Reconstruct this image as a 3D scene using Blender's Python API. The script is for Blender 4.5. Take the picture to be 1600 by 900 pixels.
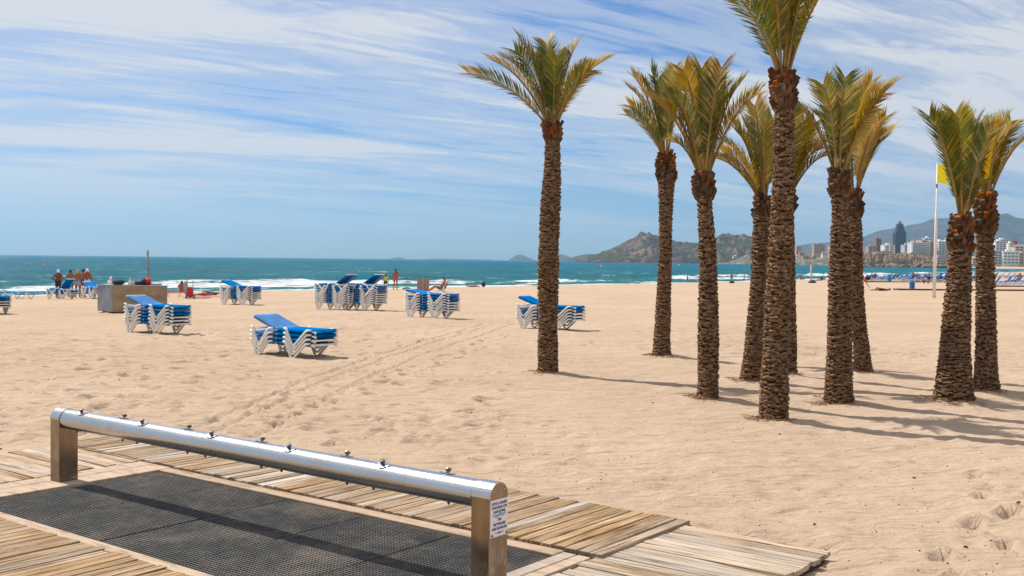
import bpy, bmesh, math, random
import numpy as np
from mathutils import Vector, Matrix

# ------------------------------------------------------------------ camera, sky, sun, exposure
scene = bpy.context.scene
for o in list(bpy.data.objects):
    bpy.data.objects.remove(o, do_unlink=True)
COL = scene.collection
rng = random.Random(7)
nrg = np.random.RandomState(11)

FPX, CAMH = 1680.0, 2.1
PITCH, ROLL = math.radians(1.494), math.radians(0.6)
_f = Vector((0, math.cos(PITCH), -math.sin(PITCH)))
_r0 = Vector((1, 0, 0)); _u0 = Vector((0, math.sin(PITCH), math.cos(PITCH)))
_r = _r0 * math.cos(ROLL) + _u0 * math.sin(ROLL)
_u = -_r0 * math.sin(ROLL) + _u0 * math.cos(ROLL)
CAM = Vector((0, 0, CAMH))
cd = bpy.data.cameras.new('camera'); cam = bpy.data.objects.new('camera', cd); COL.objects.link(cam)
cd.sensor_width = 36; cd.lens = 36 * FPX / 1600; cd.clip_start = 0.1; cd.clip_end = 40000
cam.matrix_world = Matrix(((_r.x, _u.x, -_f.x, 0), (_r.y, _u.y, -_f.y, 0), (_r.z, _u.z, -_f.z, CAMH), (0, 0, 0, 1)))
scene.camera = cam

SUN_EL = math.radians(51); SHADOW = math.radians(-36)
to_sun = Vector((-math.cos(SHADOW) * math.cos(SUN_EL), -math.sin(SHADOW) * math.cos(SUN_EL), math.sin(SUN_EL)))
sl = bpy.data.lights.new('sun', 'SUN'); sl.energy = 5.0; sl.angle = math.radians(0.5); sl.color = (1.0, 0.95, 0.87)
so = bpy.data.objects.new('sun', sl); COL.objects.link(so); so.rotation_euler = to_sun.to_track_quat('Z', 'Y').to_euler()

scene.view_settings.view_transform = 'Standard'; scene.view_settings.look = 'None'
scene.view_settings.exposure = 0.18; scene.view_settings.gamma = 1.0

class NT:
    """small helper round a node tree"""
    def __init__(s, nt): s.nt = nt; s.n = nt.nodes; s.l = nt.links
    def new(s, t, **k):
        n = s.n.new(t)
        for a, v in k.items(): setattr(n, a, v)
        return n
    def link(s, a, b): s.l.new(a, b)
    def val(s, sock, v):
        if hasattr(v, 'is_output') or isinstance(v, bpy.types.NodeSocket): s.l.new(v, sock)
        else: sock.default_value = v
    def math(s, op, a, b=0.5, clamp=False):
        n = s.new('ShaderNodeMath', operation=op); n.use_clamp = clamp
        s.val(n.inputs[0], a); s.val(n.inputs[1], b); return n.outputs[0]
    def vmath(s, op, a, b):
        n = s.new('ShaderNodeVectorMath', operation=op); s.val(n.inputs[0], a); s.val(n.inputs[1], b); return n.outputs[0]
    def ramp(s, fac, stops, interp='LINEAR'):
        n = s.new('ShaderNodeValToRGB'); n.color_ramp.interpolation = interp
        e = n.color_ramp.elements
        while len(e) < len(stops): e.new(0.5)
        for i, (p, c) in enumerate(stops):
            e[i].position = p; e[i].color = (c, c, c, 1) if not isinstance(c, tuple) else (*c, 1)
        s.val(n.inputs[0], fac); return n.outputs[0]
    def noise(s, vec, scale, detail=4, rough=0.55, dist=0.0):
        n = s.new('ShaderNodeTexNoise'); n.inputs['Scale'].default_value = scale
        n.inputs['Detail'].default_value = detail; n.inputs['Roughness'].default_value = rough
        n.inputs['Distortion'].default_value = dist
        if vec is not None: s.val(n.inputs['Vector'], vec)
        return n.outputs[0]
    def mapping(s, vec, scale=(1, 1, 1), rot=(0, 0, 0), loc=(0, 0, 0)):
        n = s.new('ShaderNodeMapping'); s.val(n.inputs[0], vec)
        n.inputs['Scale'].default_value = scale; n.inputs['Rotation'].default_value = rot; n.inputs['Location'].default_value = loc
        return n.outputs[0]
    def turned(s, vec, ang, scale, loc=(0, 0, 0)):
        return s.mapping(s.mapping(vec, (1, 1, 1), (0, 0, -ang)), scale, (0, 0, 0), loc)
    def mix(s, fac, a, b, mode='MIX'):
        n = s.new('ShaderNodeMix', data_type='RGBA', blend_type=mode)
        s.val(n.inputs[0], fac)
        for i, v in ((6, a), (7, b)):
            if isinstance(v, tuple): v = (*v, 1) if len(v) == 3 else v
            s.val(n.inputs[i], v)
        return n.outputs[2]

world = bpy.data.worlds.new('World'); scene.world = world; world.use_nodes = True
w = NT(world.node_tree); w.n.clear()
wo = w.new('ShaderNodeOutputWorld'); bg = w.new('ShaderNodeBackground'); bg.inputs[1].default_value = 0.053
w.link(bg.outputs[0], wo.inputs[0])
sky = w.new('ShaderNodeTexSky', sky_type='NISHITA'); sky.sun_disc = False
sky.sun_elevation = SUN_EL; sky.sun_rotation = math.atan2(to_sun.x, to_sun.y)
sky.air_density = 1.0; sky.dust_density = 0.25; sky.ozone_density = 2.5
tc = w.new('ShaderNodeTexCoord').outputs['Generated']
sx = w.new('ShaderNodeSeparateXYZ'); w.link(tc, sx.inputs[0])
zz = w.math('ADD', w.math('MAXIMUM', sx.outputs[2], 0.0), 0.10)
cu = w.math('DIVIDE', sx.outputs[0], zz); cv = w.math('DIVIDE', sx.outputs[1], zz)
cx = w.new('ShaderNodeCombineXYZ'); w.link(cu, cx.inputs[0]); w.link(cv, cx.inputs[1])
P = cx.outputs[0]
warp = w.noise(w.mapping(P, (0.5, 0.5, 1)), 1.2, 3)
wv = w.new('ShaderNodeCombineXYZ'); w.link(w.math('MULTIPLY', warp, 0.9), wv.inputs[0]); w.link(w.math('MULTIPLY', warp, 0.7), wv.inputs[1])
PW = w.vmath('ADD', P, wv.outputs[0])
streak = w.noise(w.turned(PW, math.radians(24), (0.36, 1.3, 1), (0.3, 1.7, 0)), 1.4, 9, 0.62, 0.6)
broad = w.noise(w.mapping(P, (0.32, 0.42, 1), (0, 0, 0.3), (3.1, 0.9, 0)), 1.0, 3, 0.5)
fine = w.noise(w.turned(PW, math.radians(34), (0.9, 3.8, 1), (5, 2, 0)), 2.0, 8, 0.68, 0.8)
cm = w.math('ADD', w.math('MULTIPLY', streak, 0.75), w.math('ADD', w.math('MULTIPLY', broad, 0.75), w.math('MULTIPLY', fine, 0.34)))
mask = w.ramp(cm, [(0.735, 0.02), (0.83, 0.45), (0.955, 0.98)], 'EASE')
hor = w.ramp(sx.outputs[2], [(0.0, 0.0), (0.02, 0.15), (0.055, 0.75), (0.10, 1.0)])
mask = w.math('MULTIPLY', mask, hor)
blue = w.mix(1.0, sky.outputs[0], (0.74, 1.16, 1.75), 'MULTIPLY')
w.link(w.mix(mask, blue, (12.2, 12.4, 12.9)), bg.inputs[0])

# ------------------------------------------------------------------ materials
MATS = {}
def principled(name):
    m = bpy.data.materials.new(name); m.use_nodes = True
    t = NT(m.node_tree); b = t.n['Principled BSDF']; MATS[name] = m
    return m, t, b
def surf(name, stops, scale=5, detail=5, stretch=(1, 1, 1), rough=0.7, metal=0.0, bump=0.0, bscale=None, bdist=0.01,
         coord='Object', vary=0.0, spec=0.3, translucent=0.0, rvar=0.0, nrough=0.6, randomize=True, dust=0.0):
    """noise coloured surface: colour stops along a noise, per object variation, fine relief"""
    m, t, b = principled(name)
    co = t.new('ShaderNodeTexCoord').outputs[coord]
    oi = t.new('ShaderNodeObjectInfo')
    if randomize:
        cb = t.new('ShaderNodeCombineXYZ')
        for i in range(3): t.link(t.math('MULTIPLY', oi.outputs['Random'], 37.0 + 11 * i), cb.inputs[i])
        co = t.vmath('ADD', co, cb.outputs[0])
    v = t.mapping(co, stretch)
    n = t.noise(v, scale, detail, nrough, 0.2)
    c = t.ramp(n, stops)
    if vary:
        h = t.new('ShaderNodeHueSaturation'); t.link(c, h.inputs['Color'])
        t.link(t.math('ADD', t.math('MULTIPLY', oi.outputs['Random'], 2 * vary), 1 - vary), h.inputs['Value'])
        t.link(t.math('ADD', t.math('MULTIPLY', t.math('FRACT', t.math('MULTIPLY', oi.outputs['Random'], 7.77)), 0.35), 0.8), h.inputs['Saturation'])
        c = h.outputs[0]
    if dust:        # blown sand lying in drifts and in the grain
        gpos = t.new('ShaderNodeNewGeometry').outputs['Position']
        dm = t.ramp(t.math('ADD', t.math('MULTIPLY', t.noise(gpos, 1.1, 4, 0.6), 0.7), t.math('MULTIPLY', t.noise(gpos, 28, 4, 0.7), 0.3)), [(0.49, 0.0), (0.60, dust)])
        c = t.mix(dm, c, (0.45, 0.335, 0.245))
    t.link(c, b.inputs['Base Color'])
    b.inputs['Metallic'].default_value = metal; b.inputs['Specular IOR Level'].default_value = spec
    if rvar:
        t.link(t.math('ADD', t.math('MULTIPLY', t.noise(v, scale * 2.3, 4), rvar), rough - rvar / 2), b.inputs['Roughness'])
    else: b.inputs['Roughness'].default_value = rough
    if bump:
        bn = t.new('ShaderNodeBump'); bn.inputs['Strength'].default_value = bump; bn.inputs['Distance'].default_value = bdist
        t.link(t.noise(v, bscale or scale * 3, 6, 0.65), bn.inputs['Height']); t.link(bn.outputs[0], b.inputs['Normal'])
    if translucent:
        tr = t.new('ShaderNodeBsdfTranslucent'); t.link(c, tr.inputs[0])
        mx = t.new('ShaderNodeMixShader'); mx.inputs[0].default_value = translucent
        t.link(b.outputs[0], mx.inputs[1]); t.link(tr.outputs[0], mx.inputs[2])
        t.link(mx.outputs[0], t.n['Material Output'].inputs[0])
    return m
def flat(name, c, rough=0.6, metal=0, spec=0.3, var=0.12, scale=9):
    d = tuple(x * (1 - var) for x in c); e = tuple(min(1, x * (1 + var)) for x in c)
    return surf(name, [(0.3, d), (0.7, e)], scale, 3, rough=rough, metal=metal, spec=spec)

# sand
m, t, b = principled('sand')
co = t.new('ShaderNodeTexCoord').outputs['Object']
big = t.noise(co, 0.23, 4, 0.6); mid = t.noise(co, 2.6, 5, 0.6); grain = t.noise(co, 190, 3, 0.7)
c = t.ramp(t.math('ADD', t.math('MULTIPLY', big, 0.6), t.math('MULTIPLY', mid, 0.4)), [(0.3, (0.375, 0.266, 0.188)), (0.5, (0.455, 0.337, 0.248)), (0.72, (0.525, 0.405, 0.31))])
c = t.mix(0.22, c, t.ramp(grain, [(0.3, (0.25, 0.16, 0.09)), (0.55, (0.62, 0.46, 0.31)), (0.75, (0.85, 0.7, 0.52))]), 'MIX')
damp = t.new('ShaderNodeAttribute', attribute_name='damp')
c = t.mix(damp.outputs['Fac'], c, (0.30, 0.20, 0.125))
t.link(c, b.inputs['Base Color']); b.inputs['Roughness'].default_value = 0.95; b.inputs['Specular IOR Level'].default_value = 0.0
bn = t.new('ShaderNodeBump'); bn.inputs['Strength'].default_value = 0.9; bn.inputs['Distance'].default_value = 0.042
rip = t.noise(t.turned(co, 0.12, (1.1, 4.4, 1)), 2.1, 5, 0.6, 0.8)
t.link(t.math('ADD', t.math('MULTIPLY', rip, 1.5), t.math('ADD', t.math('MULTIPLY', t.noise(co, 9, 5, 0.65), 0.7), t.math('MULTIPLY', grain, 0.12))), bn.inputs['Height'])
t.link(bn.outputs[0], b.inputs['Normal'])

# sea
m, t, b = principled('sea')
co = t.new('ShaderNodeTexCoord').outputs['Object']
off = t.new('ShaderNodeAttribute', attribute_name='offshore').outputs['Fac']
crest = t.new('ShaderNodeAttribute', attribute_name='crest').outputs['Fac']
deep = t.ramp(t.math('DIVIDE', off, 400.0, True), [(0.0, (0.02, 0.14, 0.125)), (0.10, (0.006, 0.115, 0.155)), (0.35, (0.003, 0.10, 0.165)), (1.0, (0.002, 0.085, 0.165))])
patch = t.noise(t.turned(co, 0.7, (0.03, 0.16, 1)), 1.0, 8, 0.75, 0.4)
deep = t.mix(t.ramp(patch, [(0.42, 0.0), (0.60, 0.9)]), deep, (0.012, 0.17, 0.215))
foamn = t.noise(t.turned(co, 0.9, (0.30, 0.9, 1)), 1.1, 8, 0.72, 0.5)
foaml = t.noise(t.turned(co, 0.9, (0.035, 0.22, 1)), 1.0, 5, 0.65, 0.3)
band = t.ramp(t.math('DIVIDE', off, 60.0, True), [(0.0, 0.9), (0.03, 0.76), (0.06, 0.38), (0.20, 0.45), (0.36, 0.36), (0.48, 0.12), (1.0, 0.0)])
fm = t.math('ADD', t.math('ADD', band, t.math('MULTIPLY', crest, 0.6)), t.math('ADD', t.math('MULTIPLY', t.math('SUBTRACT', foamn, 0.5), 1.5), t.math('MULTIPLY', t.math('SUBTRACT', foaml, 0.5), 1.2)))
fleck = t.ramp(t.noise(t.mapping(co, (0.10, 0.5, 1), (0, 0, 0.35)), 1.0, 6, 0.7, 0.3), [(0.63, 0.0), (0.68, 0.85)])
fm = t.math('MAXIMUM', t.ramp(fm, [(0.62, 0.0), (0.82, 1.0)]), fleck)
t.link(t.mix(fm, deep, (0.80, 0.83, 0.84)), b.inputs['Base Color'])
df = t.new('ShaderNodeBsdfDiffuse'); t.link(t.mix(fm, deep, (0.80, 0.83, 0.84)), df.inputs[0])
gl = t.new('ShaderNodeBsdfGlossy'); gl.inputs['Roughness'].default_value = 0.11
ms = t.new('ShaderNodeMixShader'); t.link(t.ramp(fm, [(0, 0.09), (1, 0.0)]), ms.inputs[0]); t.link(df.outputs[0], ms.inputs[1]); t.link(gl.outputs[0], ms.inputs[2])
t.link(ms.outputs[0], t.n['Material Output'].inputs[0])
t.link(t.ramp(fm, [(0, 0.10), (1, 0.85)]), b.inputs['Roughness'])
b.inputs['Specular IOR Level'].default_value = 0.14; b.inputs['IOR'].default_value = 1.33
bn = t.new('ShaderNodeBump'); bn.inputs['Strength'].default_value = 1.0; bn.inputs['Distance'].default_value = 2.2
ch = t.math('ADD', t.noise(t.turned(co, 0.7, (0.20, 0.60, 1)), 1.0, 7, 0.62, 0.4), t.math('MULTIPLY', t.noise(t.mapping(co, (0.03, 0.09, 1), (0, 0, 0.45)), 1.0, 5, 0.6), 2.2))
t.link(ch, bn.inputs['Height'])
for n_ in (b, df, gl): t.link(bn.outputs[0], n_.inputs['Normal'])

wood_s = [(0.33, (0.07, 0.038, 0.02)), (0.44, (0.21, 0.128, 0.068)), (0.55, (0.34, 0.225, 0.13)), (0.68, (0.47, 0.365, 0.26))]
surf('wood_brown', wood_s, 3.0, 8, (0.6, 14, 14), 0.85, bump=0.8, bscale=4, bdist=0.008, vary=0.24, spec=0.1, dust=0.42)
surf('wood_golden', [(0.33, (0.085, 0.044, 0.02)), (0.44, (0.26, 0.162, 0.085)), (0.55, (0.38, 0.262, 0.155)), (0.68, (0.49, 0.38, 0.26))], 3.0, 8, (0.6, 14, 14), 0.85, bump=0.8, bscale=4, bdist=0.008, vary=0.22, spec=0.1, dust=0.35)
surf('wood_grey', [(0.33, (0.13, 0.08, 0.048)), (0.44, (0.35, 0.26, 0.18)), (0.54, (0.47, 0.39, 0.31)), (0.68, (0.60, 0.545, 0.485))], 3.0, 8, (0.6, 14, 14), 0.85, bump=0.8, bscale=4, bdist=0.008, vary=0.2, spec=0.1, dust=0.42)
surf('wood_sandy', [(0.32, (0.27, 0.19, 0.13)), (0.46, (0.42, 0.315, 0.23)), (0.65, (0.50, 0.39, 0.295))], 3.5, 8, (1, 4, 4), 0.9, bump=0.5, bscale=20, bdist=0.006, vary=0.1, spec=0.1)
surf('wood_dark', [(0.3, (0.05, 0.03, 0.018)), (0.7, (0.14, 0.09, 0.05))], 5, 5, (1, 6, 6), 0.9)
surf('rubber', [(0.35, (0.048, 0.046, 0.043)), (0.55, (0.074, 0.070, 0.065)), (0.72, (0.12, 0.11, 0.095))], 9, 7, rough=0.75, spec=0.25, vary=0.15, dust=0.22)
flat('drain_floor', (0.02, 0.018, 0.016), 0.9)
# brushed stainless steel with salt marks; the posts are darker brown and stained
m, t, b = principled('steel')
co = t.new('ShaderNodeTexCoord').outputs['Object']
sc = t.noise(t.mapping(co, (0.5, 22, 22)), 3, 5, 0.6); sp = t.noise(co, 150, 3, 0.6); bl = t.noise(co, 4, 5, 0.6)
t.link(t.mix(t.ramp(bl, [(0.45, 0.0), (0.75, 0.35)]), (0.56, 0.57, 0.58), (0.42, 0.37, 0.31)), b.inputs['Base Color'])
b.inputs['Metallic'].default_value = 1.0
t.link(t.math('ADD', t.ramp(sp, [(0.4, 0.15), (0.75, 0.32)]), t.math('MULTIPLY', sc, 0.10)), b.inputs['Roughness'])
bn = t.new('ShaderNodeBump'); bn.inputs['Strength'].default_value = 0.05; bn.inputs['Distance'].default_value = 0.001
t.link(sp, bn.inputs['Height']); t.link(bn.outputs[0], b.inputs['Normal'])
m, t, b = principled('steel_post')
co = t.new('ShaderNodeTexCoord').outputs['Object']
bl = t.noise(t.mapping(co, (6, 6, 1.6)), 2, 7, 0.65, 0.4); st = t.noise(t.mapping(co, (1, 1, 0.6)), 9, 6, 0.65, 0.4)
sep = t.new('ShaderNodeSeparateXYZ'); t.link(co, sep.inputs[0])
low = t.ramp(sep.outputs[2], [(0.0, 1.0), (0.42, 0.12), (0.62, 0.0)])
dirt = t.ramp(t.math('ADD', t.math('MULTIPLY', st, 0.9), t.math('MULTIPLY', low, 0.42)), [(0.62, 0.0), (0.80, 1.0)])
cc = t.ramp(bl, [(0.3, (0.25, 0.19, 0.135)), (0.7, (0.36, 0.30, 0.24))])
t.link(t.mix(t.math('MULTIPLY', dirt, 0.75), cc, (0.17, 0.10, 0.055)), b.inputs['Base Color'])
t.link(t.math('SUBTRACT', 1.0, t.math('MULTIPLY', dirt, 0.6)), b.inputs['Metallic'])
t.link(t.ramp(bl, [(0.3, 0.22), (0.8, 0.14)]), b.inputs['Roughness'])
flat('steel_dark', (0.16, 0.15, 0.14), 0.35, 0.9)
flat('sign_white', (0.80, 0.76, 0.77), 0.4, var=0.03)
flat('sign_ink', (0.035, 0.035, 0.10), 0.5, var=0.05)
flat('sign_teal', (0.05, 0.22, 0.27), 0.5, var=0.05)
# palms
surf('palm_bark', [(0.32, (0.036, 0.019, 0.011)), (0.46, (0.14, 0.082, 0.046)), (0.57, (0.28, 0.178, 0.105)), (0.72, (0.48, 0.34, 0.22))], 14, 8, (1, 1, 1.8), 0.95, bump=0.8, bscale=26, bdist=0.02, spec=0.1, nrough=0.7)
surf('palm_core', [(0.3, (0.02, 0.012, 0.008)), (0.7, (0.07, 0.042, 0.026))], 8, 5, rough=0.95, bump=0.6, spec=0.1)
surf('palm_stub', [(0.3, (0.06, 0.02, 0.009)), (0.5, (0.19, 0.06, 0.015)), (0.75, (0.36, 0.125, 0.028))], 7, 5, rough=0.9, vary=0.3, spec=0.05, bump=0.4)
surf('palm_stub_dry', [(0.3, (0.035, 0.019, 0.011)), (0.55, (0.12, 0.065, 0.034)), (0.8, (0.26, 0.145, 0.07))], 7, 5, rough=0.9, vary=0.4, spec=0.15, bump=0.4)
surf('leaf_green', [(0.3, (0.05, 0.078, 0.010)), (0.52, (0.12, 0.152, 0.016)), (0.72, (0.23, 0.22, 0.022))], 2.2, 4, rough=0.45, vary=0.25, spec=0.28, translucent=0.28)
surf('leaf_olive', [(0.3, (0.125, 0.13, 0.012)), (0.52, (0.25, 0.225, 0.018)), (0.72, (0.41, 0.30, 0.022))], 2.2, 4, rough=0.5, vary=0.22, spec=0.25, translucent=0.28)
surf('leaf_gold', [(0.3, (0.30, 0.20, 0.014)), (0.52, (0.47, 0.29, 0.02)), (0.72, (0.60, 0.35, 0.03))], 2.2, 4, rough=0.55, vary=0.2, spec=0.35, translucent=0.3)
surf('rachis', [(0.3, (0.17, 0.095, 0.02)), (0.7, (0.36, 0.22, 0.05))], 3, 3, rough=0.5, spec=0.4)
surf('palm_litter', [(0.3, (0.20, 0.10, 0.05)), (0.7, (0.42, 0.25, 0.13))], 20, 3, rough=0.95)
flat('debris', (0.07, 0.045, 0.03), 0.9, var=0.4)
# furniture and small things
surf('white_plastic', [(0.3, (0.70, 0.66, 0.60)), (0.7, (0.84, 0.82, 0.78))], 6, 4, rough=0.45, vary=0.06, spec=0.4)
surf('blue_sling', [(0.3, (0.001, 0.12, 0.38)), (0.7, (0.002, 0.18, 0.50))], 4, 3, rough=0.85, vary=0.08, spec=0.0)
surf('blue_plastic', [(0.3, (0.005, 0.16, 0.45)), (0.7, (0.01, 0.22, 0.58))], 4, 3, rough=0.4, spec=0.4)
surf('counter_metal', [(0.3, (0.17, 0.19, 0.23)), (0.7, (0.30, 0.32, 0.36))], 2.5, 6, rough=0.5, metal=0.35, rvar=0.2)
surf('counter_bounce', [(0.25, (0.19, 0.125, 0.075)), (0.5, (0.30, 0.215, 0.135)), (0.8, (0.40, 0.30, 0.20))], 1.6, 7, (1, 1, 3), 0.7, bump=0.2, spec=0.25)  # grey metal panels; brown light bounced off the sand is put into the colour
for n, c in dict(skin=(0.27, 0.115, 0.055), skin_red=(0.30, 0.095, 0.05), skin_pale=(0.55, 0.32, 0.22), skin_brown=(0.16, 0.055, 0.028), hair_dark=(0.025, 0.016, 0.012),
                 hair_blond=(0.50, 0.33, 0.14), cap_white=(0.8, 0.78, 0.75), cloth_black=(0.02, 0.02, 0.024), cloth_red=(0.50, 0.03, 0.03), cloth_navy=(0.03, 0.04, 0.10),
                 cloth_grey=(0.30, 0.30, 0.32), cloth_white=(0.75, 0.74, 0.72), cloth_green=(0.42, 0.62, 0.06), cloth_teal=(0.06, 0.24, 0.24), flag_yellow=(0.90, 0.78, 0.01),
                 pole_white=(0.78, 0.70, 0.64), pole_rust=(0.24, 0.15, 0.10), pole_tan=(0.55, 0.38, 0.27), buoy=(0.75, 0.36, 0.05), towel_red=(0.48, 0.09, 0.05), towel_blue=(0.10, 0.16, 0.36), canvas=(0.62, 0.52, 0.38),
                 wall_white=(0.72, 0.71, 0.69), wall_cream=(0.62, 0.54, 0.44), wall_tan=(0.46, 0.32, 0.22), wall_brown=(0.28, 0.16, 0.11), wall_grey=(0.42, 0.43, 0.45), wall_pink=(0.55, 0.33, 0.27),
                 roof_red=(0.40, 0.09, 0.045), roof_tile=(0.36, 0.18, 0.11), concrete=(0.48, 0.46, 0.43), bin_dark=(0.02, 0.03, 0.05), green_bag=(0.02, 0.05, 0.045)).items():
    flat(n, c, 0.75)
m, t, b = principled('glass_teal'); b.inputs['Base Color'].default_value = (0.10, 0.22, 0.25, 1); b.inputs['Roughness'].default_value = 0.15
m, t, b = principled('glass_dark'); b.inputs['Base Color'].default_value = (0.035, 0.05, 0.07, 1); b.inputs['Roughness'].default_value = 0.12
surf('tower_glass', [(0.3, (0.006, 0.018, 0.034)), (0.7, (0.012, 0.028, 0.048))], 0.05, 3, rough=0.3, spec=0.4)
# striped cloth
m, t, b = principled('striped_cloth')
co = t.new('ShaderNodeTexCoord').outputs['Object']
s_ = t.new('ShaderNodeSeparateXYZ'); t.link(co, s_.inputs[0])
fr = t.math('FRACT', t.math('MULTIPLY', s_.outputs[0], 4.5))
t.link(t.ramp(fr, [(0.0, (0.34, 0.26, 0.22)), (0.45, (0.10, 0.07, 0.08)), (0.62, (0.36, 0.30, 0.26)), (0.85, (0.22, 0.06, 0.05))], 'CONSTANT'), b.inputs['Base Color']); b.inputs['Roughness'].default_value = 0.9
m, t, b = principled('striped_chair')
co = t.new('ShaderNodeTexCoord').outputs['Object']
s_ = t.new('ShaderNodeSeparateXYZ'); t.link(co, s_.inputs[0])
fr = t.math('FRACT', t.math('MULTIPLY', s_.outputs[2], 6.0))
t.link(t.ramp(fr, [(0.0, (0.60, 0.42, 0.12)), (0.4, (0.06, 0.09, 0.16)), (0.6, (0.62, 0.55, 0.40)), (0.85, (0.40, 0.06, 0.04))], 'CONSTANT'), b.inputs['Base Color']); b.inputs['Roughness'].default_value = 0.9
# rock and far land
def land(name, rock, veg, scale, low=None, vegpos=(0.45, 0.6), bd=8.0, slope=(0.62, 0.82)):
    m, t, b = principled(name)
    co = t.new('ShaderNodeTexCoord').outputs['Object']
    ge = t.new('ShaderNodeNewGeometry'); s3 = t.new('ShaderNodeSeparateXYZ'); t.link(ge.outputs['Normal'], s3.inputs[0])
    n = t.noise(co, scale, 8, 0.65, 0.4); n2 = t.noise(co, scale * 5, 6, 0.7)
    rc = t.ramp(t.math('ADD', t.math('MULTIPLY', n, 0.5), t.math('MULTIPLY', n2, 0.5)), [(0.32, tuple(x * 0.42 for x in rock)), (0.5, rock), (0.68, tuple(min(1, x * 1.5) for x in rock))])
    vc = t.ramp(n2, [(0.35, tuple(x * 0.5 for x in veg)), (0.65, tuple(x * 1.4 for x in veg))])
    fl = t.math('ADD', t.ramp(s3.outputs[2], [(slope[0], 0.0), (slope[1], 0.5)]), t.ramp(n2, [(vegpos[0], 0.0), (vegpos[1], 0.6)]))
    t.link(t.mix(t.ramp(fl, [(0.45, 0.0), (0.65, 1.0)]), rc, vc), b.inputs['Base Color'])
    b.inputs['Roughness'].default_value = 0.95; b.inputs['Specular IOR Level'].default_value = 0.1
    bn = t.new('ShaderNodeBump'); bn.inputs['Strength'].default_value = 0.7; bn.inputs['Distance'].default_value = bd
    t.link(n2, bn.inputs['Height']); t.link(bn.outputs[0], b.inputs['Normal'])
land('cliff_rock', (0.22, 0.13, 0.085), (0.04, 0.042, 0.02), 0.007, vegpos=(0.44, 0.56), bd=12)
land('promontory_rock', (0.33, 0.235, 0.155), (0.05, 0.045, 0.025), 0.045, vegpos=(0.46, 0.56), bd=6.0, slope=(0.8, 0.97))
land('mountain_rock', (0.11, 0.085, 0.075), (0.035, 0.04, 0.03), 0.0016, bd=40)
land('village_slope', (0.40, 0.31, 0.22), (0.09, 0.09, 0.045), 0.01)

# ------------------------------------------------------------------ helpers
def ray(px, py):
    return _f + _r * ((px - 800) / FPX) + _u * ((450 - py) / FPX)
def gp(px, py, z=0.0):
    d = ray(px, py); return CAM + d * ((z - CAMH) / d.z)
def at(px, py, Y):
    d = ray(px, py); return CAM + d * (Y / d.y)
SEA_Z = -1.3
SHORE = np.array([(-400., -362), (-41.7, 87.6), (-25.7, 107.8), (9, 151), (55, 210), (147, 364), (260, 547), (420, 790), (560, 960), (1200, 1300)])
def shore_dist(x, y):
    """signed distance to the waterline in metres, positive on land"""
    x = np.asarray(x, float); y = np.asarray(y, float); best = np.full(np.broadcast(x, y).shape, 1e9)
    for (ax, ay), (bx, by) in zip(SHORE[:-1], SHORE[1:]):
        vx, vy = bx - ax, by - ay; q = np.clip(((x - ax) * vx + (y - ay) * vy) / (vx * vx + vy * vy), 0, 1)
        best = np.minimum(best, np.hypot(x - ax - q * vx, y - ay - q * vy))
    return np.where(y < np.interp(x, SHORE[:, 0], SHORE[:, 1]), best, -best)
def h0(x, y):
    sd = shore_dist(x, y)
    up = -1.3 * np.clip(1 - sd / 70.0, 0, 1) ** 2
    return np.where(sd > 0, up, SEA_Z + np.maximum(sd, -60) * 0.06)
def gps(px, py):
    """the point of the beach seen at a pixel of the photograph"""
    z = 0.0
    for _ in range(25):
        p = gp(px, py, z); z = 0.5 * z + 0.5 * float(h0(p.x, p.y))
    p = gp(px, py, z); p.z = float(h0(p.x, p.y)); return p

def vnoise(x, y, seed=0):
    x = np.asarray(x, float); y = np.asarray(y, float)
    xi = np.floor(x).astype(np.int64); yi = np.floor(y).astype(np.int64); fx = x - xi; fy = y - yi
    def hsh(a, b):
        n = (a * 374761393 + b * 668265263 + seed * 974711) & 0x7fffffff
        n = ((n ^ (n >> 13)) * 1274126177) & 0x7fffffff
        return ((n ^ (n >> 16)) & 0xffff) / 65535.0
    u = fx * fx * fx * (fx * (fx * 6 - 15) + 10); v = fy * fy * fy * (fy * (fy * 6 - 15) + 10)
    return (hsh(xi, yi) * (1 - u) + hsh(xi + 1, yi) * u) * (1 - v) + (hsh(xi, yi + 1) * (1 - u) + hsh(xi + 1, yi + 1) * u) * v
def fbm(x, y, o=4, seed=0, g=0.5):
    r = 0; a = 1; s = 0
    for i in range(o):
        r = r + a * vnoise(x * 2 ** i + 17.3 * i, y * 2 ** i - 9.1 * i, seed + i); s += a; a *= g
    return r / s
def ridged(x, y, o=4, seed=0):
    r = 0; a = 1; s = 0
    for i in range(o):
        r = r + a * (1 - np.abs(2 * vnoise(x * 2 ** i, y * 2 ** i, seed + i) - 1)); s += a; a *= 0.5
    return r / s

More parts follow.
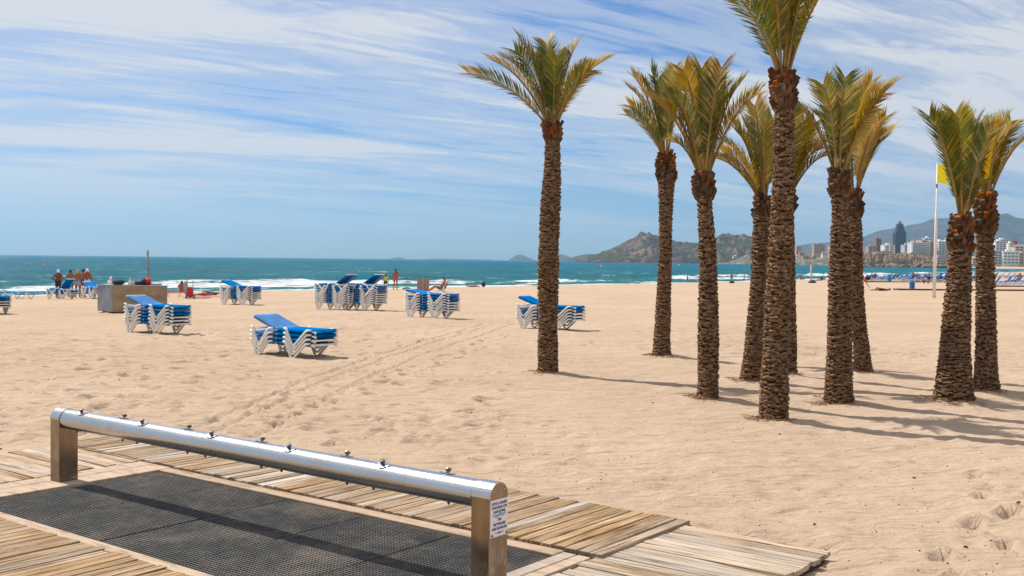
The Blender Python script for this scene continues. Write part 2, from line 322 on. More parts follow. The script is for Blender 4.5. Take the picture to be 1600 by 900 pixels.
def put(o, parent=None):
    COL.objects.link(o)
    if parent is not None: o.parent = parent
    return o
def mesh_from(name, verts, faces, mats, smooth=False, fm=None):
    me = bpy.data.meshes.new(name); me.from_pydata([tuple(v) for v in verts], [], faces)
    for m_ in (mats if isinstance(mats, (list, tuple)) else [mats]): me.materials.append(MATS[m_])
    if fm is not None: me.polygons.foreach_set('material_index', fm)
    if smooth: me.polygons.foreach_set('use_smooth', [True] * len(me.polygons))
    me.update(); return me
def grid_mesh(name, X, Y, Z, mat, smooth=True):
    ny, nx = X.shape
    me = bpy.data.meshes.new(name); v = np.stack([X, Y, Z], -1).reshape(-1, 3).astype(np.float32)
    i = np.arange(nx * ny).reshape(ny, nx); q = np.stack([i[:-1, :-1], i[:-1, 1:], i[1:, 1:], i[1:, :-1]], -1).reshape(-1, 4)
    me.vertices.add(len(v)); me.vertices.foreach_set('co', v.ravel())
    me.loops.add(q.size); me.loops.foreach_set('vertex_index', q.ravel().astype(np.int32))
    me.polygons.add(len(q)); me.polygons.foreach_set('loop_start', np.arange(0, q.size, 4, dtype=np.int32))
    try: me.polygons.foreach_set('loop_total', np.full(len(q), 4, dtype=np.int32))
    except Exception: pass
    me.update(calc_edges=True); me.polygons.foreach_set('use_smooth', np.full(len(q), smooth)); me.materials.append(MATS[mat]); me.update()
    return me
def attr(me, name, vals):
    a = me.attributes.new(name, 'FLOAT', 'POINT'); a.data.foreach_set('value', np.asarray(vals, np.float32).ravel())
def tag(o, label, cat, group=None):
    o['label'] = label; o['category'] = cat
    if group: o['group'] = group
    return o
def empty(name, loc, rz=0.0):
    o = bpy.data.objects.new(name, None); o.empty_display_size = 0.2; o.location = loc; o.rotation_euler = (0, 0, rz); return put(o)
def thing(name, label, cat, loc=(0, 0, 0), rz=0.0, group=None): return tag(empty(name, loc, rz), label, cat, group)

class MB:
    """collects boxes, tubes and lathes into one mesh"""
    def __init__(s): s.v = []; s.f = []; s.m = []; s.mi = 0
    def add(s, verts, faces):
        o = len(s.v); s.v += [tuple(q) for q in verts]; s.f += [tuple(i + o for i in q) for q in faces]; s.m += [s.mi] * len(faces); return s
    def box(s, x0, x1, y0, y1, z0, z1, M=None, taper=None):
        vs = [Vector((x, y, z)) for z in (z0, z1) for y in (y0, y1) for x in (x0, x1)]
        if taper:
            cx_, cy_ = (x0 + x1) / 2, (y0 + y1) / 2
            for q in vs[4:]: q.x = cx_ + (q.x - cx_) * taper; q.y = cy_ + (q.y - cy_) * taper
        if M is not None: vs = [M @ q for q in vs]
        return s.add(vs, [(0, 2, 3, 1), (4, 5, 7, 6), (0, 1, 5, 4), (2, 6, 7, 3), (0, 4, 6, 2), (1, 3, 7, 5)])
    def tube(s, pts, r, n=8, caps=True, flat=None, up=None):
        pts = [Vector(p) for p in pts]; rr = r if isinstance(r, (list, tuple)) else [r] * len(pts)
        rings = []; pu = None
        for i, p in enumerate(pts):
            d = (pts[min(i + 1, len(pts) - 1)] - pts[max(i - 1, 0)]).normalized()
            a = Vector(up) if up else (pu if pu else (Vector((0, 0, 1)) if abs(d.z) < 0.9 else Vector((1, 0, 0))))
            xx = a.cross(d); xx = xx.normalized() if xx.length > 1e-6 else Vector((1, 0, 0)); yy = d.cross(xx).normalized(); pu = yy
            fx, fy = (flat if flat else (1, 1))
            rings.append([p + xx * (math.cos(2 * math.pi * (k + .5) / n) * rr[i] * fx) + yy * (math.sin(2 * math.pi * (k + .5) / n) * rr[i] * fy) for k in range(n)])
        vs = [q for g in rings for q in g]; fs = []
        for i in range(len(rings) - 1):
            for k in range(n): fs.append((i * n + k, i * n + (k + 1) % n, (i + 1) * n + (k + 1) % n, (i + 1) * n + k))
        if caps: fs.append(tuple(range(n - 1, -1, -1))); fs.append(tuple((len(rings) - 1) * n + k for k in range(n)))
        return s.add(vs, fs)
    def lathe(s, prof, n=16, c=(0, 0, 0), M=None):
        vs = []
        for r_, z_ in prof:
            for k in range(n):
                q = Vector((c[0] + r_ * math.cos(2 * math.pi * k / n), c[1] + r_ * math.sin(2 * math.pi * k / n), c[2] + z_)); vs.append(M @ q if M else q)
        fs = [(i * n + k, i * n + (k + 1) % n, (i + 1) * n + (k + 1) % n, (i + 1) * n + k) for i in range(len(prof) - 1) for k in range(n)]
        fs.append(tuple(range(n - 1, -1, -1))); fs.append(tuple((len(prof) - 1) * n + k for k in range(n)))
        return s.add(vs, fs)
    def prism(s, poly, x0, x1, M=None):
        """polygon in the y,z plane pushed along x"""
        n = len(poly); vs = [Vector((x0, a, b_)) for a, b_ in poly] + [Vector((x1, a, b_)) for a, b_ in poly]
        if M is not None: vs = [M @ q for q in vs]
        return s.add(vs, [tuple(range(n - 1, -1, -1)), tuple(range(n, 2 * n))] + [(k, (k + 1) % n, n + (k + 1) % n, n + k) for k in range(n)])
    def blob(s, c, rx, ry, rz_, n=10, m_=7, jit=0.0, seed=1):
        R = random.Random(seed); prof = []; vs = []
        for i in range(m_ + 1):
            a = math.pi * i / m_
            for k in range(n):
                j = 1 + R.uniform(-jit, jit); b_ = 2 * math.pi * k / n
                vs.append((c[0] + rx * math.sin(a) * math.cos(b_) * j, c[1] + ry * math.sin(a) * math.sin(b_) * j, c[2] - rz_ * math.cos(a) * j))
        fs = [(i * n + k, i * n + (k + 1) % n, (i + 1) * n + (k + 1) % n, (i + 1) * n + k) for i in range(m_) for k in range(n)]
        return s.add(vs, fs)
    def mesh(s, name, mats, smooth=False): return mesh_from(name, s.v, s.f, mats, smooth, s.m)
    def build(s, name, mats, parent=None, smooth=False, bevel=0.0):
        o = put(bpy.data.objects.new(name, s.mesh(name, mats, smooth)), parent)
        if bevel:
            bm = bmesh.new(); bm.from_mesh(o.data); bmesh.ops.bevel(bm, geom=list(bm.edges), offset=bevel, segments=1, affect='EDGES'); bm.to_mesh(o.data); bm.free()
        return o

# ------------------------------------------------------------------ the boardwalk frame (s along the rail, t away from the camera)
SC = CAMH / 2.4
O2 = Vector((-3.9 * SC, 11.64 * SC)); E1 = Vector((0.7934, -0.6087)); E2 = Vector((0.6087, 0.7934))
BW = math.atan2(E1.y, E1.x)
def bw(s, t, z=0.0):
    q = O2 + E1 * (s * SC) + E2 * (t * SC); return Vector((q.x, q.y, z))

# ------------------------------------------------------------------ sand
def axis(fine0, fine1, step, lo, hi, grow):
    a = list(np.arange(fine0, fine1, step)); d = step; x = a[-1]
    while x < hi: d *= grow; x += d; a.append(x)
    d = step; x = a[0]; left = []
    while x > lo: d *= grow; x -= d; left.append(x)
    return np.array(left[::-1] + a)
AX = axis(-10, 10, 0.055, -420, 1150, 1.03); AY = axis(6.6, 27.0, 0.055, -30, 1250, 1.02)
GX, GY = np.meshgrid(AX, AY)
SZ = h0(GX, GY)
near = np.clip(1 - (GY - 30) / 60.0, 0.15, 1)
SZ = SZ + near * (0.10 * (fbm(GX * 0.22, GY * 0.22, 3, 5) - 0.5) + 0.055 * (fbm(GX * 0.9, GY * 1.2, 3, 9) - 0.5))
# wind ripples and kicked about sand
rough_zone = np.clip(fbm(GX * 0.16, GY * 0.12, 3, 41) * 2.4 - 0.6, 0.5, 1.2)
wx = GX + 0.5 * fbm(GX * 0.8, GY * 0.8, 2, 3)
rr_ = ridged(wx * 0.9 + GY * 0.25, GY * 2.6 - GX * 0.35, 4, 21)
SZ = SZ + near * rough_zone * (0.085 * (rr_ ** 2.6 - 0.4) + 0.022 * (ridged(wx * 2.6, GY * 6.5, 2, 91) ** 2 - 0.5) + 0.03 * (fbm(GX * 5, GY * 6.5, 3, 33) - 0.5))
def dent(cx_, cy_, ang, L, W_, depth):
    """one footprint: a hollow with a heaped rim on one end"""
    R_ = max(L, W_) * 2.2
    i0, i1 = np.searchsorted(AX, [cx_ - R_, cx_ + R_]); j0, j1 = np.searchsorted(AY, [cy_ - R_, cy_ + R_])
    if i1 <= i0 or j1 <= j0: return
    dx = GX[j0:j1, i0:i1] - cx_; dy = GY[j0:j1, i0:i1] - cy_
    u = (dx * math.cos(ang) + dy * math.sin(ang)) / L; v = (-dx * math.sin(ang) + dy * math.cos(ang)) / W_
    q = u * u + v * v
    SZ[j0:j1, i0:i1] += -depth * np.exp(-q ** 3 * 0.8) + depth * 0.55 * np.exp(-((np.sqrt(q) - 1.35) / 0.35) ** 2) * (0.6 + 0.4 * np.tanh(u))
def trail(pts, step, side, depth, jit=0.06):
    pts = [Vector((p.x, p.y)) for p in pts]; k = 0
    for a, b_ in zip(pts[:-1], pts[1:]):
        d = b_ - a; n = max(1, int(d.length / step)); an = math.atan2(d.y, d.x); nn = Vector((-d.y, d.x)).normalized()
        for i in range(n):
            q = a + d * (i / n) + nn * (side if k % 2 else -side); k += 1
            dent(q.x + rng.gauss(0, jit), q.y + rng.gauss(0, jit), an + rng.gauss(0, 0.2), 0.14, 0.065, depth * 1.35 * rng.uniform(0.7, 1.2))
G = lambda l: [gp(*q) for q in l]
trail(G([(1470, 905), (1530, 850), (1560, 800), (1600, 760)]), 0.42, 0.13, 0.075)
trail(G([(1500, 760), (1590, 735), (1640, 720)]), 0.6, 0.13, 0.04)
trail(G([(60, 600), (330, 560), (600, 530), (820, 500)]), 0.6, 0.14, 0.05)
trail(G([(420, 660), (560, 610), (700, 560), (800, 520)]), 0.55, 0.14, 0.05)
trail(G([(0, 560), (260, 600), (520, 640), (720, 680)]), 0.6, 0.14, 0.045)
trail(G([(500, 690), (620, 650), (760, 640), (930, 690)]), 0.6, 0.14, 0.045)
trail(G([(700, 690), (900, 720), (1100, 750)]), 0.6, 0.14, 0.04)
trail(G([(560, 545), (700, 530), (830, 545), (1000, 530)]), 0.6, 0.14, 0.05)
for _ in range(1000):
    zone = rng.random()
    if zone < 0.62: p = gp(rng.uniform(-20, 800), rng.uniform(480, 690))
    elif zone < 0.8: p = gp(rng.uniform(500, 1150), rng.uniform(640, 800))
    else: p = gp(rng.uniform(1180, 1620), rng.uniform(640, 860))
    dent(p.x, p.y, rng.uniform(0, 6.3), rng.uniform(0.09, 0.19), rng.uniform(0.06, 0.11), rng.uniform(0.016, 0.05) * (1.15 if zone < 0.62 else 0.3))
# wheel tracks running from the foot wash to the sea
for offx in (-0.30, 0.30, 0.62):
    pts = [gp(*q) for q in [(352, 682), (440, 640), (540, 595), (640, 553), (720, 528), (765, 515), (790, 505)]]
    for a, b_ in zip(pts[:-1], pts[1:]):
        n = int((b_ - a).length / 0.09) + 1; an = math.atan2(b_.y - a.y, b_.x - a.x)
        for i in range(n):
            q = a + (b_ - a) * (i / n); dent(q.x - math.sin(an) * offx + rng.gauss(0, .006), q.y + math.cos(an) * offx, an, 0.12, 0.05, 0.026)
# mounds round the trunks
PALM_BASE = [(856, 585), (1033, 557), (1106, 625), (1172, 600), (1208, 654), (1236, 590), (1310, 627), (1348, 582), (1490, 625), (1541, 612)]
for q in PALM_BASE:
    p = gp(*q); SZ += 0.07 * np.exp(-((GX - p.x) ** 2 + (GY - p.y) ** 2) / 0.5) * (0.5 + fbm(GX * 2, GY * 2, 2, 77))
# under and round the boardwalk
S_ = ((GX - O2.x) * E1.x + (GY - O2.y) * E1.y) / SC; T_ = ((GX - O2.x) * E2.x + (GY - O2.y) * E2.y) / SC
wob = 0.16 * (fbm(GX * 3, GY * 3, 3, 55) - 0.5)
def inrect(s0, s1, t0, t1, soft=0.06):
    return np.clip(np.minimum(np.minimum(S_ - s0, s1 - S_), np.minimum(T_ - t0, t1 - T_)) / soft, 0, 1)
inside = np.maximum.reduce([inrect(-2.42, 5.66, 0.25 - 0.3, 1.74), inrect(-2.28, -0.5, -2.8, 0.66), inrect(5.45, 6.98, -2.8, 1.62), inrect(-0.8, 5.7, -4.5, 0.4)])
edge = np.clip(1 - np.abs(np.maximum.reduce([np.maximum(np.maximum(-2.42 - S_, S_ - 5.66), np.maximum(-2.8 - T_, T_ - 1.74))])) / 0.8, 0, 1)
lvl = np.where(T_ > 0.9, 0.045, 0.02) + wob * 0.22
SZ = np.where(edge > 0, np.maximum(SZ * (1 - edge) + lvl * edge, SZ - 0.2), SZ)
right = (S_ > 5.7) & (T_ < 1.9); SZ = np.where(right & (S_ < 8), SZ - 0.035 * np.clip((8 - S_) / 1.2, 0, 1), SZ)
SZ = SZ * (1 - inside) + inside * np.minimum(SZ, -0.045)
# a skin of blown sand over parts of the boards' ends
me = grid_mesh('sand_beach', GX, GY, SZ, 'sand')
sd_ = shore_dist(GX, GY); attr(me, 'damp', np.clip((7 + 5 * (fbm(GX * .1, GY * .1, 3, 8) - .5) - sd_) / 3.0, 0, 1) * 0.75)
sand = put(bpy.data.objects.new('sand_beach', me)); sand['kind'] = 'structure'
def gz(x, y):
    i = int(np.clip(np.searchsorted(AX, x) - 1, 0, len(AX) - 2)); j = int(np.clip(np.searchsorted(AY, y) - 1, 0, len(AY) - 2))
    u = (x - AX[i]) / (AX[i + 1] - AX[i]); v = (y - AY[j]) / (AY[j + 1] - AY[j])
    return float((SZ[j, i] * (1 - u) + SZ[j, i + 1] * u) * (1 - v) + (SZ[j + 1, i] * (1 - u) + SZ[j + 1, i + 1] * u) * v)
def ground(px, py, sink=0.0):
    p = gps(px, py); p.z = gz(p.x, p.y) - sink; return p

# ------------------------------------------------------------------ sea
WX = axis(-70, 90, 0.8, -9900, 9900, 1.045); WY = axis(75, 250, 0.8, -700, 10000, 1.03)
WXX, WYY = np.meshgrid(WX, WY)
off = -shore_dist(WXX, WYY)
al = (WXX * 0.62 + WYY * 0.78)
fade = np.clip(1 - off / 900, 0, 1) * np.clip((off + 4) / 8, 0, 1)
Z = SEA_Z + 0.5 * fade * (fbm(WXX * 0.10 + WYY * 0.03, WYY * 0.22 - WXX * .1, 4, 61) - 0.5)
cr = np.zeros_like(Z)
for d0, amp, wd, sd0 in ((5, 0.16, 1.6, 3), (15, 0.55, 2.2, 14), (27, 0.50, 2.6, 25), (42, 0.42, 3.4, 36), (60, 0.3, 4.5, 47), (85, 0.25, 5, 58), (120, .22, 6, 71)):
    dd = off - d0 - 7 * (fbm(al * 0.03, al * 0 + sd0, 3, sd0) - 0.5)
    al_m = np.clip(fbm(al * 0.035, off * 0.004 + sd0, 3, sd0 + 5) * 3.2 - 1.0, 0, 1)
    prof = np.where(dd < 0, np.exp(-(dd / (wd * 0.45)) ** 2), np.exp(-(dd / (wd * 1.3)) ** 2))
    Z = Z + amp * al_m * prof
    if d0 < 50: cr = np.maximum(cr, al_m * np.exp(-((dd + wd * 0.3) / (wd * 0.8)) ** 2) * (1 if d0 < 30 else 0.7))
Z = np.where(off < 0, np.maximum(Z, SEA_Z), Z)
me = grid_mesh('sea', WXX, WYY, Z, 'sea'); attr(me, 'offshore', np.maximum(off, 0)); attr(me, 'crest', cr)
sea = put(bpy.data.objects.new('sea', me)); sea['kind'] = 'structure'

# ------------------------------------------------------------------ far land
def hill(name, prof, D, front, back, mat, rough_amp=0.25, nf=0.004, nx=170, ny=60, seed=1, cliff=1.0, lumps=0.0):
    """terrain whose crest stands D metres away; prof = crest line as pixels of the photograph"""
    pts = [at(px, py, D) for px, py in prof]; xs = np.array([p.x for p in pts]); hs = np.array([max(p.z - SEA_Z, 0.0) for p in pts])
    X1 = np.linspace(xs[0] - 5, xs[-1] + 5, nx); V1 = np.concatenate([np.linspace(-1, 0, int(ny * 0.7)), np.linspace(0.05, 1, ny - int(ny * 0.7))])
    XX, VV = np.meshgrid(X1, V1)
    H = np.interp(XX, xs, hs, left=0, right=0); YY = D + np.where(VV < 0, VV * front, VV * back)
    env = np.clip(1 - np.abs(VV) ** 1.25, 0, 1) ** cliff
    rg = ridged(XX * nf * 1.0, YY * nf * 0.6, 5, seed)
    jag = 1 + 0.05 * (fbm(XX * nf * 6, YY * 0 + 1, 4, seed + 3) - 0.5)
    Zh = H * (env * jag + rough_amp * (rg - 0.62) * np.minimum(1, 4 * np.abs(VV)) * np.clip(env * 3, 0, 1))
    if lumps: Zh = Zh + lumps * (fbm(XX * nf * 4, YY * nf * 4, 4, seed + 9) - 0.5) * np.clip(env * 4, 0, 1) * np.minimum(1, 3 * np.abs(VV))
    Zh = SEA_Z - 3 + Zh + 3 * np.clip(env * 8, 0, 1)
    o = put(bpy.data.objects.new(name, grid_mesh(name, XX, YY, Zh, mat))); o['kind'] = 'structure'; return o
hill('far_island', [(794, 407), (799, 403.5), (807, 398.5), (813, 398), (820, 399.5), (828, 403.5), (838, 407)], 6800, 250, 250, 'mountain_rock', 0.15, 0.004, 50, 20, 4)
hill('low_island', [(610, 404.5), (615, 402.6), (622, 402), (628, 402.8), (633, 404.6)], 7000, 150, 150, 'mountain_rock', 0.1, 0.004, 30, 12, 5)
hill('far_cape', [(664, 405), (680, 404), (700, 404.2), (712, 404.8), (740, 405.2), (770, 405.6)], 7400, 120, 120, 'mountain_rock', 0.1, 0.004, 40, 12, 6)
hill('distant_ridge', [(850, 408), (866, 402), (874, 396.5), (884, 399), (893, 402.5), (905, 408)], 6500, 260, 260, 'mountain_rock', 0.15, 0.003, 50, 20, 8)
hill('small_headland', [(880, 408.5), (886, 406), (898, 401), (910, 398), (920, 397), (945, 396), (975, 400)], 4300, 200, 200, 'cliff_rock', 0.2, 0.006, 70, 26, 9)
hill('cliff_headland', [(910, 409.5), (916, 407), (930, 400.5), (949, 391), (960, 386), (972, 380), (983, 374), (991, 371), (1005, 368), (1014, 369), (1026, 373.5), (1040, 379), (1052, 382), (1070, 381), (1095, 382), (1108, 377), (1121, 371), (1138, 369.5), (1150, 371), (1160, 373.5), (1176, 380), (1190, 387), (1205, 393), (1220, 398), (1240, 404), (1260, 412)],
     2600, 330, 200, 'cliff_rock', 0.8, 0.012, 360, 110, 12, 0.5, 14)
hill('mountain_range', [(1225, 408), (1236, 392), (1251, 383), (1272, 380), (1304, 377.5), (1330, 375), (1347, 371), (1369, 362), (1380, 359), (1390, 358), (1402, 356), (1415, 353.7), (1438, 349.7), (1448, 346), (1459, 342), (1475, 341.6), (1484, 340), (1496, 337.5), (1508, 338.6), (1521, 338), (1540, 340), (1554, 341.6), (1572, 342.8), (1582, 341), (1600, 343.5), (1630, 340), (1680, 352), (1740, 372), (1800, 400)],
     6400, 1500, 500, 'mountain_rock', 0.6, 0.0022, 300, 90, 15, 1.0, 8)
hill('village_hill', [(1150, 411), (1175, 398), (1200, 393), (1230, 391), (1250, 392), (1262, 394), (1285, 396), (1305, 397), (1330, 398), (1360, 401), (1400, 405), (1440, 412)], 2050, 320, 200, 'village_slope', 0.2, 0.01, 160, 50, 18, 0.8, 4)
hill('town_hill', [(1340, 412), (1360, 404), (1400, 400), (1440, 399), (1500, 398), (1560, 397), (1620, 396), (1700, 394), (1800, 400), (1850, 412)], 1500, 160, 220, 'village_slope', 0.15, 0.012, 160, 40, 19, 0.8, 2)
hill('rocky_promontory', [(1338, 414), (1343, 407), (1350, 401), (1362, 396), (1372, 394.5), (1388, 394), (1400, 395.5), (1416, 396.5), (1426, 396), (1430, 399), (1444, 401), (1458, 401), (1470, 403), (1486, 408), (1500, 411.5), (1516, 414), (1526, 415)],
     1130, 26, 60, 'promontory_rock', 0.75, 0.055, 300, 70, 23, 0.5, 11)
p0 = at(1512, 417, 1010); p1 = at(1700, 417, 1010)
XX, YY = np.meshgrid(np.linspace(p0.x, p1.x + 100, 40), np.linspace(880, 1420, 40))
fb = grid_mesh('far_beach', XX, YY, SEA_Z - 1 + np.clip((YY - 905 - 0.5 * np.maximum(p0.x + 45 - XX, 0)) / 40, -1, 2.6), 'sand'); o = put(bpy.data.objects.new('far_beach', fb)); o['kind'] = 'structure'

# ------------------------------------------------------------------ boardwalk
def plank_mesh(name, L, W_, H_, mat, seed):
    """a weathered board: slightly ragged ends, worn edges, a little bow"""
    R = random.Random(seed); n = 4; prof = [(-.5, 0), (-.5, .90), (-.465, 1), (.465, 1), (.5, .90), (.5, 0)]
    vs = []; fs = []
    for i in range(n + 1):
        u = i / n; x = -L / 2 + L * u + (R.uniform(-.008, .008) if i in (0, n) else 0)
        bow = R.uniform(-.002, .002); wj = 1 + R.uniform(-.03, .03); sk = R.uniform(-.012, .012) if i in (0, n) else 0
        for k, (a, h) in enumerate(prof): vs.append((x + sk * a, a * W_ * wj, h * H_ + bow - H_))
    m_ = len(prof)
    for i in range(n):
        for k in range(m_): fs.append((i * m_ + k, (i + 1) * m_ + k, (i + 1) * m_ + (k + 1) % m_, i * m_ + (k + 1) % m_))
    fs.append(tuple(range(m_))); fs.append(tuple(n * m_ + k for k in range(m_ - 1, -1, -1)))
    return mesh_from(name, vs, fs, mat)
def deck(label, along, s0, s1, t0, t1, z, pitch, mats, bearers, seed, gap=0.010, ragged=0.0, tilt=0.0):
    """a section of boards; along = 's' or 't' is the way the boards run"""
    R = random.Random(seed)
    L = ((s1 - s0) if along == 's' else (t1 - t0)) * SC
    c = bw((s0 + s1) / 2, (t0 + t1) / 2, 0); root = thing('boardwalk_section', label, 'boardwalk', (c.x, c.y, 0), BW, 'boardwalk sections round the foot wash')
    var = [plank_mesh('plank', L, pitch * SC - gap, 0.034, m_, seed * 10 + i) for i, m_ in enumerate(mats)]
    a0, a1 = (t0, t1) if along == 's' else (s0, s1)
    n = int(round((a1 - a0) / pitch))
    for k in range(n):
        o = bpy.data.objects.new('plank', R.choice(var)); put(o, root)
        q = ((k + .5) * (a1 - a0) / n - (a1 - a0) / 2) * SC
        j = R.uniform(-1, 1) * ragged
        o.location = (j, q, z + R.uniform(-.003, .003)) if along == 's' else (q, j, z + R.uniform(-.003, .003))
        o.rotation_euler = (R.gauss(0, .012) + tilt * 0, R.gauss(0, .002), (0 if along == 's' else math.pi / 2) + R.gauss(0, .004) + (math.pi if R.random() < .5 else 0))
    for f in bearers:
        mb = MB(); a = (f - .5) * L; h = (a1 - a0) * SC / 2 - .03
        if along == 's': mb.box(a - .04, a + .04, -h, h, z - .11, z - .034)
        else: mb.box(-h, h, a - .04, a + .04, z - .11, z - .034)
        mb.build('bearer', 'wood_dark', root)
    return root
ZT = 0.055
deck('brown weathered boardwalk section lying behind the foot wash rail', 't', -2.40, 5.62, 0.28, 1.75, ZT + 0.012, 0.119, ['wood_brown', 'wood_brown', 'wood_golden', 'wood_grey', 'wood_brown', 'wood_brown', 'wood_brown'], (.08, .5, .92), 1, ragged=0.012)
deck('pale sun-bleached boardwalk section at the right end of the foot wash', 's', 5.58, 6.97, -1.9, 1.66, ZT - 0.012, 0.127, ['wood_grey', 'wood_grey', 'wood_grey', 'wood_grey', 'wood_sandy', 'wood_brown'], (.1, .5, .93), 2, ragged=0.02)
deck('sandy pale boardwalk section beyond the left foot wash post', 's', -2.26, -0.62, -2.9, 0.66, ZT, 0.135, ['wood_grey', 'wood_sandy', 'wood_sandy', 'wood_brown', 'wood_sandy'], (.08, .5, .92), 3, ragged=0.015)
deck('golden brown boardwalk section in the near left corner', 't', 0.2, 5.5, -3.9, -2.08, ZT, 0.119, ['wood_golden', 'wood_golden', 'wood_brown', 'wood_golden', 'wood_golden'], (.1, .5, .95), 4, ragged=0.012)
# timber border round the mats
kb = bw(2.6, -1, 0); border = thing('mat_border', 'sand-dusted timber frame round the black rubber mats', 'timber frame', (kb.x, kb.y, 0), BW)
def bl(s, t): return ((s - 2.6) * SC, (t + 1) * SC)
def board(s0, s1, t0, t1, z1, mat='wood_sandy'):
    (a0, b0), (a1, b1) = bl(s0, t0), bl(s1, t1); MB().box(a0, a1, b0, b1, z1 - .09, z1).build('plank', mat, border, bevel=0.004)
board(-0.02, 5.28, 0.11, 0.262, ZT - .006)
for s0, s1 in ((-.60, -.345), (-.335, -.02)): board(s0, s1, -2.9, 0.265, ZT - .002)
for s0, s1 in ((5.30, 5.425), (5.437, 5.56)): board(s0, s1, -2.9, 0.22, ZT - .004)
board(-0.02, 5.28, -2.075, -1.955, ZT - .004)
c = bw(2.63, -0.92, 0)
fl = MB().box(-2.66 * SC, 2.66 * SC, -1.06 * SC, 1.06 * SC, -.035, -.02).build('drain_tray', 'drain_floor')
fl.location = c; fl.rotation_euler.z = BW; tag(fl, 'dark drain tray under the rubber mats of the foot wash', 'drain tray')

# rubber mats, one open grid shared by all tiles
def mat_mesh(w_, d_):
    mb = MB(); p = 0.030
    nx = int(w_ / p); ny = int(d_ / p); px_ = w_ / nx; py_ = d_ / ny
    for i in range(nx + 1): x = -w_ / 2 + i * px_; mb.box(x - .0042, x + .0042, -d_ / 2, d_ / 2, -.016, -.003)
    for j in range(ny + 1): y = -d_ / 2 + j * py_; mb.box(-w_ / 2 - .004, w_ / 2 + .004, y - .006, y + .006, -.015, 0.0)
    return mb.mesh('rubber_mat', 'rubber')
TW, TD = 5.27 / 5, 2.03 / 2
mm = mat_mesh(TW * SC - .028, TD * SC - .026)
ordw = ['first', 'second', 'third', 'fourth', 'fifth']
for i in range(5):
    for j in range(2):
        p = bw((i + .5) * TW + 0.0, 0.09 - (j + .5) * TD, ZT - .022)
        o = put(bpy.data.objects.new('rubber_mat', mm)); o.location = p + Vector((0, 0, rng.uniform(-.003, .003))); o.rotation_euler.z = BW + rng.gauss(0, .004)
        tag(o, 'black open-grid rubber mat, %s from the left post, in the %s row' % (ordw[i], 'back' if j == 0 else 'front'), 'mat', 'rubber mats of the foot wash')

# ------------------------------------------------------------------ foot wash rail
TP = -0.845; HP = 0.71; RT = 0.092
fw = thing('foot_wash_rail', 'long stainless steel tube foot wash rail with push taps on two posts', 'foot wash', bw(-0.29, TP, 0), BW)
def post_arch(x0, x1, zb, R=RT):
    poly = [(-R, zb), (R, zb)] + [(R * math.cos(a), HP - R + R * math.sin(a)) for a in [math.pi * k / 14 for k in range(15)]]
    return MB().prism(poly, x0, x1)
LN = 5.67 * SC; TH = 0.075
pa = post_arch(-TH, TH, -.03).build('post', 'steel_post', fw, bevel=0.004)
pb = post_arch(LN - TH, LN + TH, -.03).build('post', 'steel_post', fw, bevel=0.004)
for x0 in (-TH, LN - TH):     # rolled steel cap over the arch of each post
    mb = MB(); n = 15; R1, R2 = RT + .0025, RT
    vs = []; 
    for x in (x0 - .001, x0 + 2 * TH + .001):
        for rad in (R1, R2 - .004):
            for k in range(n): a = math.pi * k / (n - 1); vs.append((x, rad * math.cos(a), HP - RT + rad * math.sin(a)))
    fs = []
    for k in range(n - 1):
        fs += [(k, k + 1, 2 * n + k + 1, 2 * n + k), (k, n + k, n + k + 1, k + 1), (2 * n + k, 2 * n + k + 1, 3 * n + k + 1, 3 * n + k)]
    mb.add(vs, fs).build('post_cap', 'steel', fw, smooth=False)
zc = HP - RT
tb = MB().tube([(TH + .003, 0, zc), (LN * .33, 0, zc), (LN * .66, 0, zc), (LN - TH - .003, 0, zc)], RT - .003, 48, caps=False).build('tube', 'steel', fw, smooth=True)
for poly in tb.data.polygons:
    if len(poly.vertices) > 4: poly.use_smooth = False
for x in (TH, LN - TH):
    MB().tube([(x - .006, 0, zc), (x + .006, 0, zc)], RT - .0005, 40).build('collar', 'steel_dark', fw)
pxs = [133, 190, 228, 290, 336, 405, 458, 538, 603, 695]
def rail_s(px):
    best = min(((abs(((lambda v: 800 + FPX * v.dot(_r) / v.dot(_f))(Vector((*(bw(-0.29, TP).xy + E1 * x), HP)) - CAM)) - px), x) for x in np.arange(0.1, LN, .01)))
    return best[1]
for k, px in enumerate(pxs):
    x = rail_s(px); front = k % 2 == 0; a = math.radians(-20 if front else 16)
    M = Matrix.Translation((x, 0, zc)) @ Matrix.Rotation(-a, 4, 'X') @ Matrix.Translation((0, 0, RT - .004))
    tap = MB().lathe([(.011, 0), (.011, .016), (.019, .018), (.021, .032), (.017, .037), (.004, .038)], 14, M=M).build('push_tap', 'steel_dark', fw, smooth=False)
    fl_ = MB(); n = 24; vs = []
    for zz_ in (-.002, .003):
        for q in range(n): b_ = 2 * math.pi * q / n; vs.append(M @ Vector((.062 * math.cos(b_), .036 * math.sin(b_), zz_ - (.036 * math.sin(b_)) ** 2 * 5.2 + .006)))
    fl_.add(vs, [tuple(range(n, 2 * n)), tuple(range(n - 1, -1, -1))] + [(q, (q + 1) % n, n + (q + 1) % n, n + q) for q in range(n)])
    fl_.build('flange', 'steel', tap)
    nz = MB().lathe([(.007, 0), (.009, .008), (.011, .016), (.011, .03)], 10, c=(x - .10 if front else x + .05, -.02, zc - RT - .010)).build('spray_nozzle', 'steel_dark', fw)
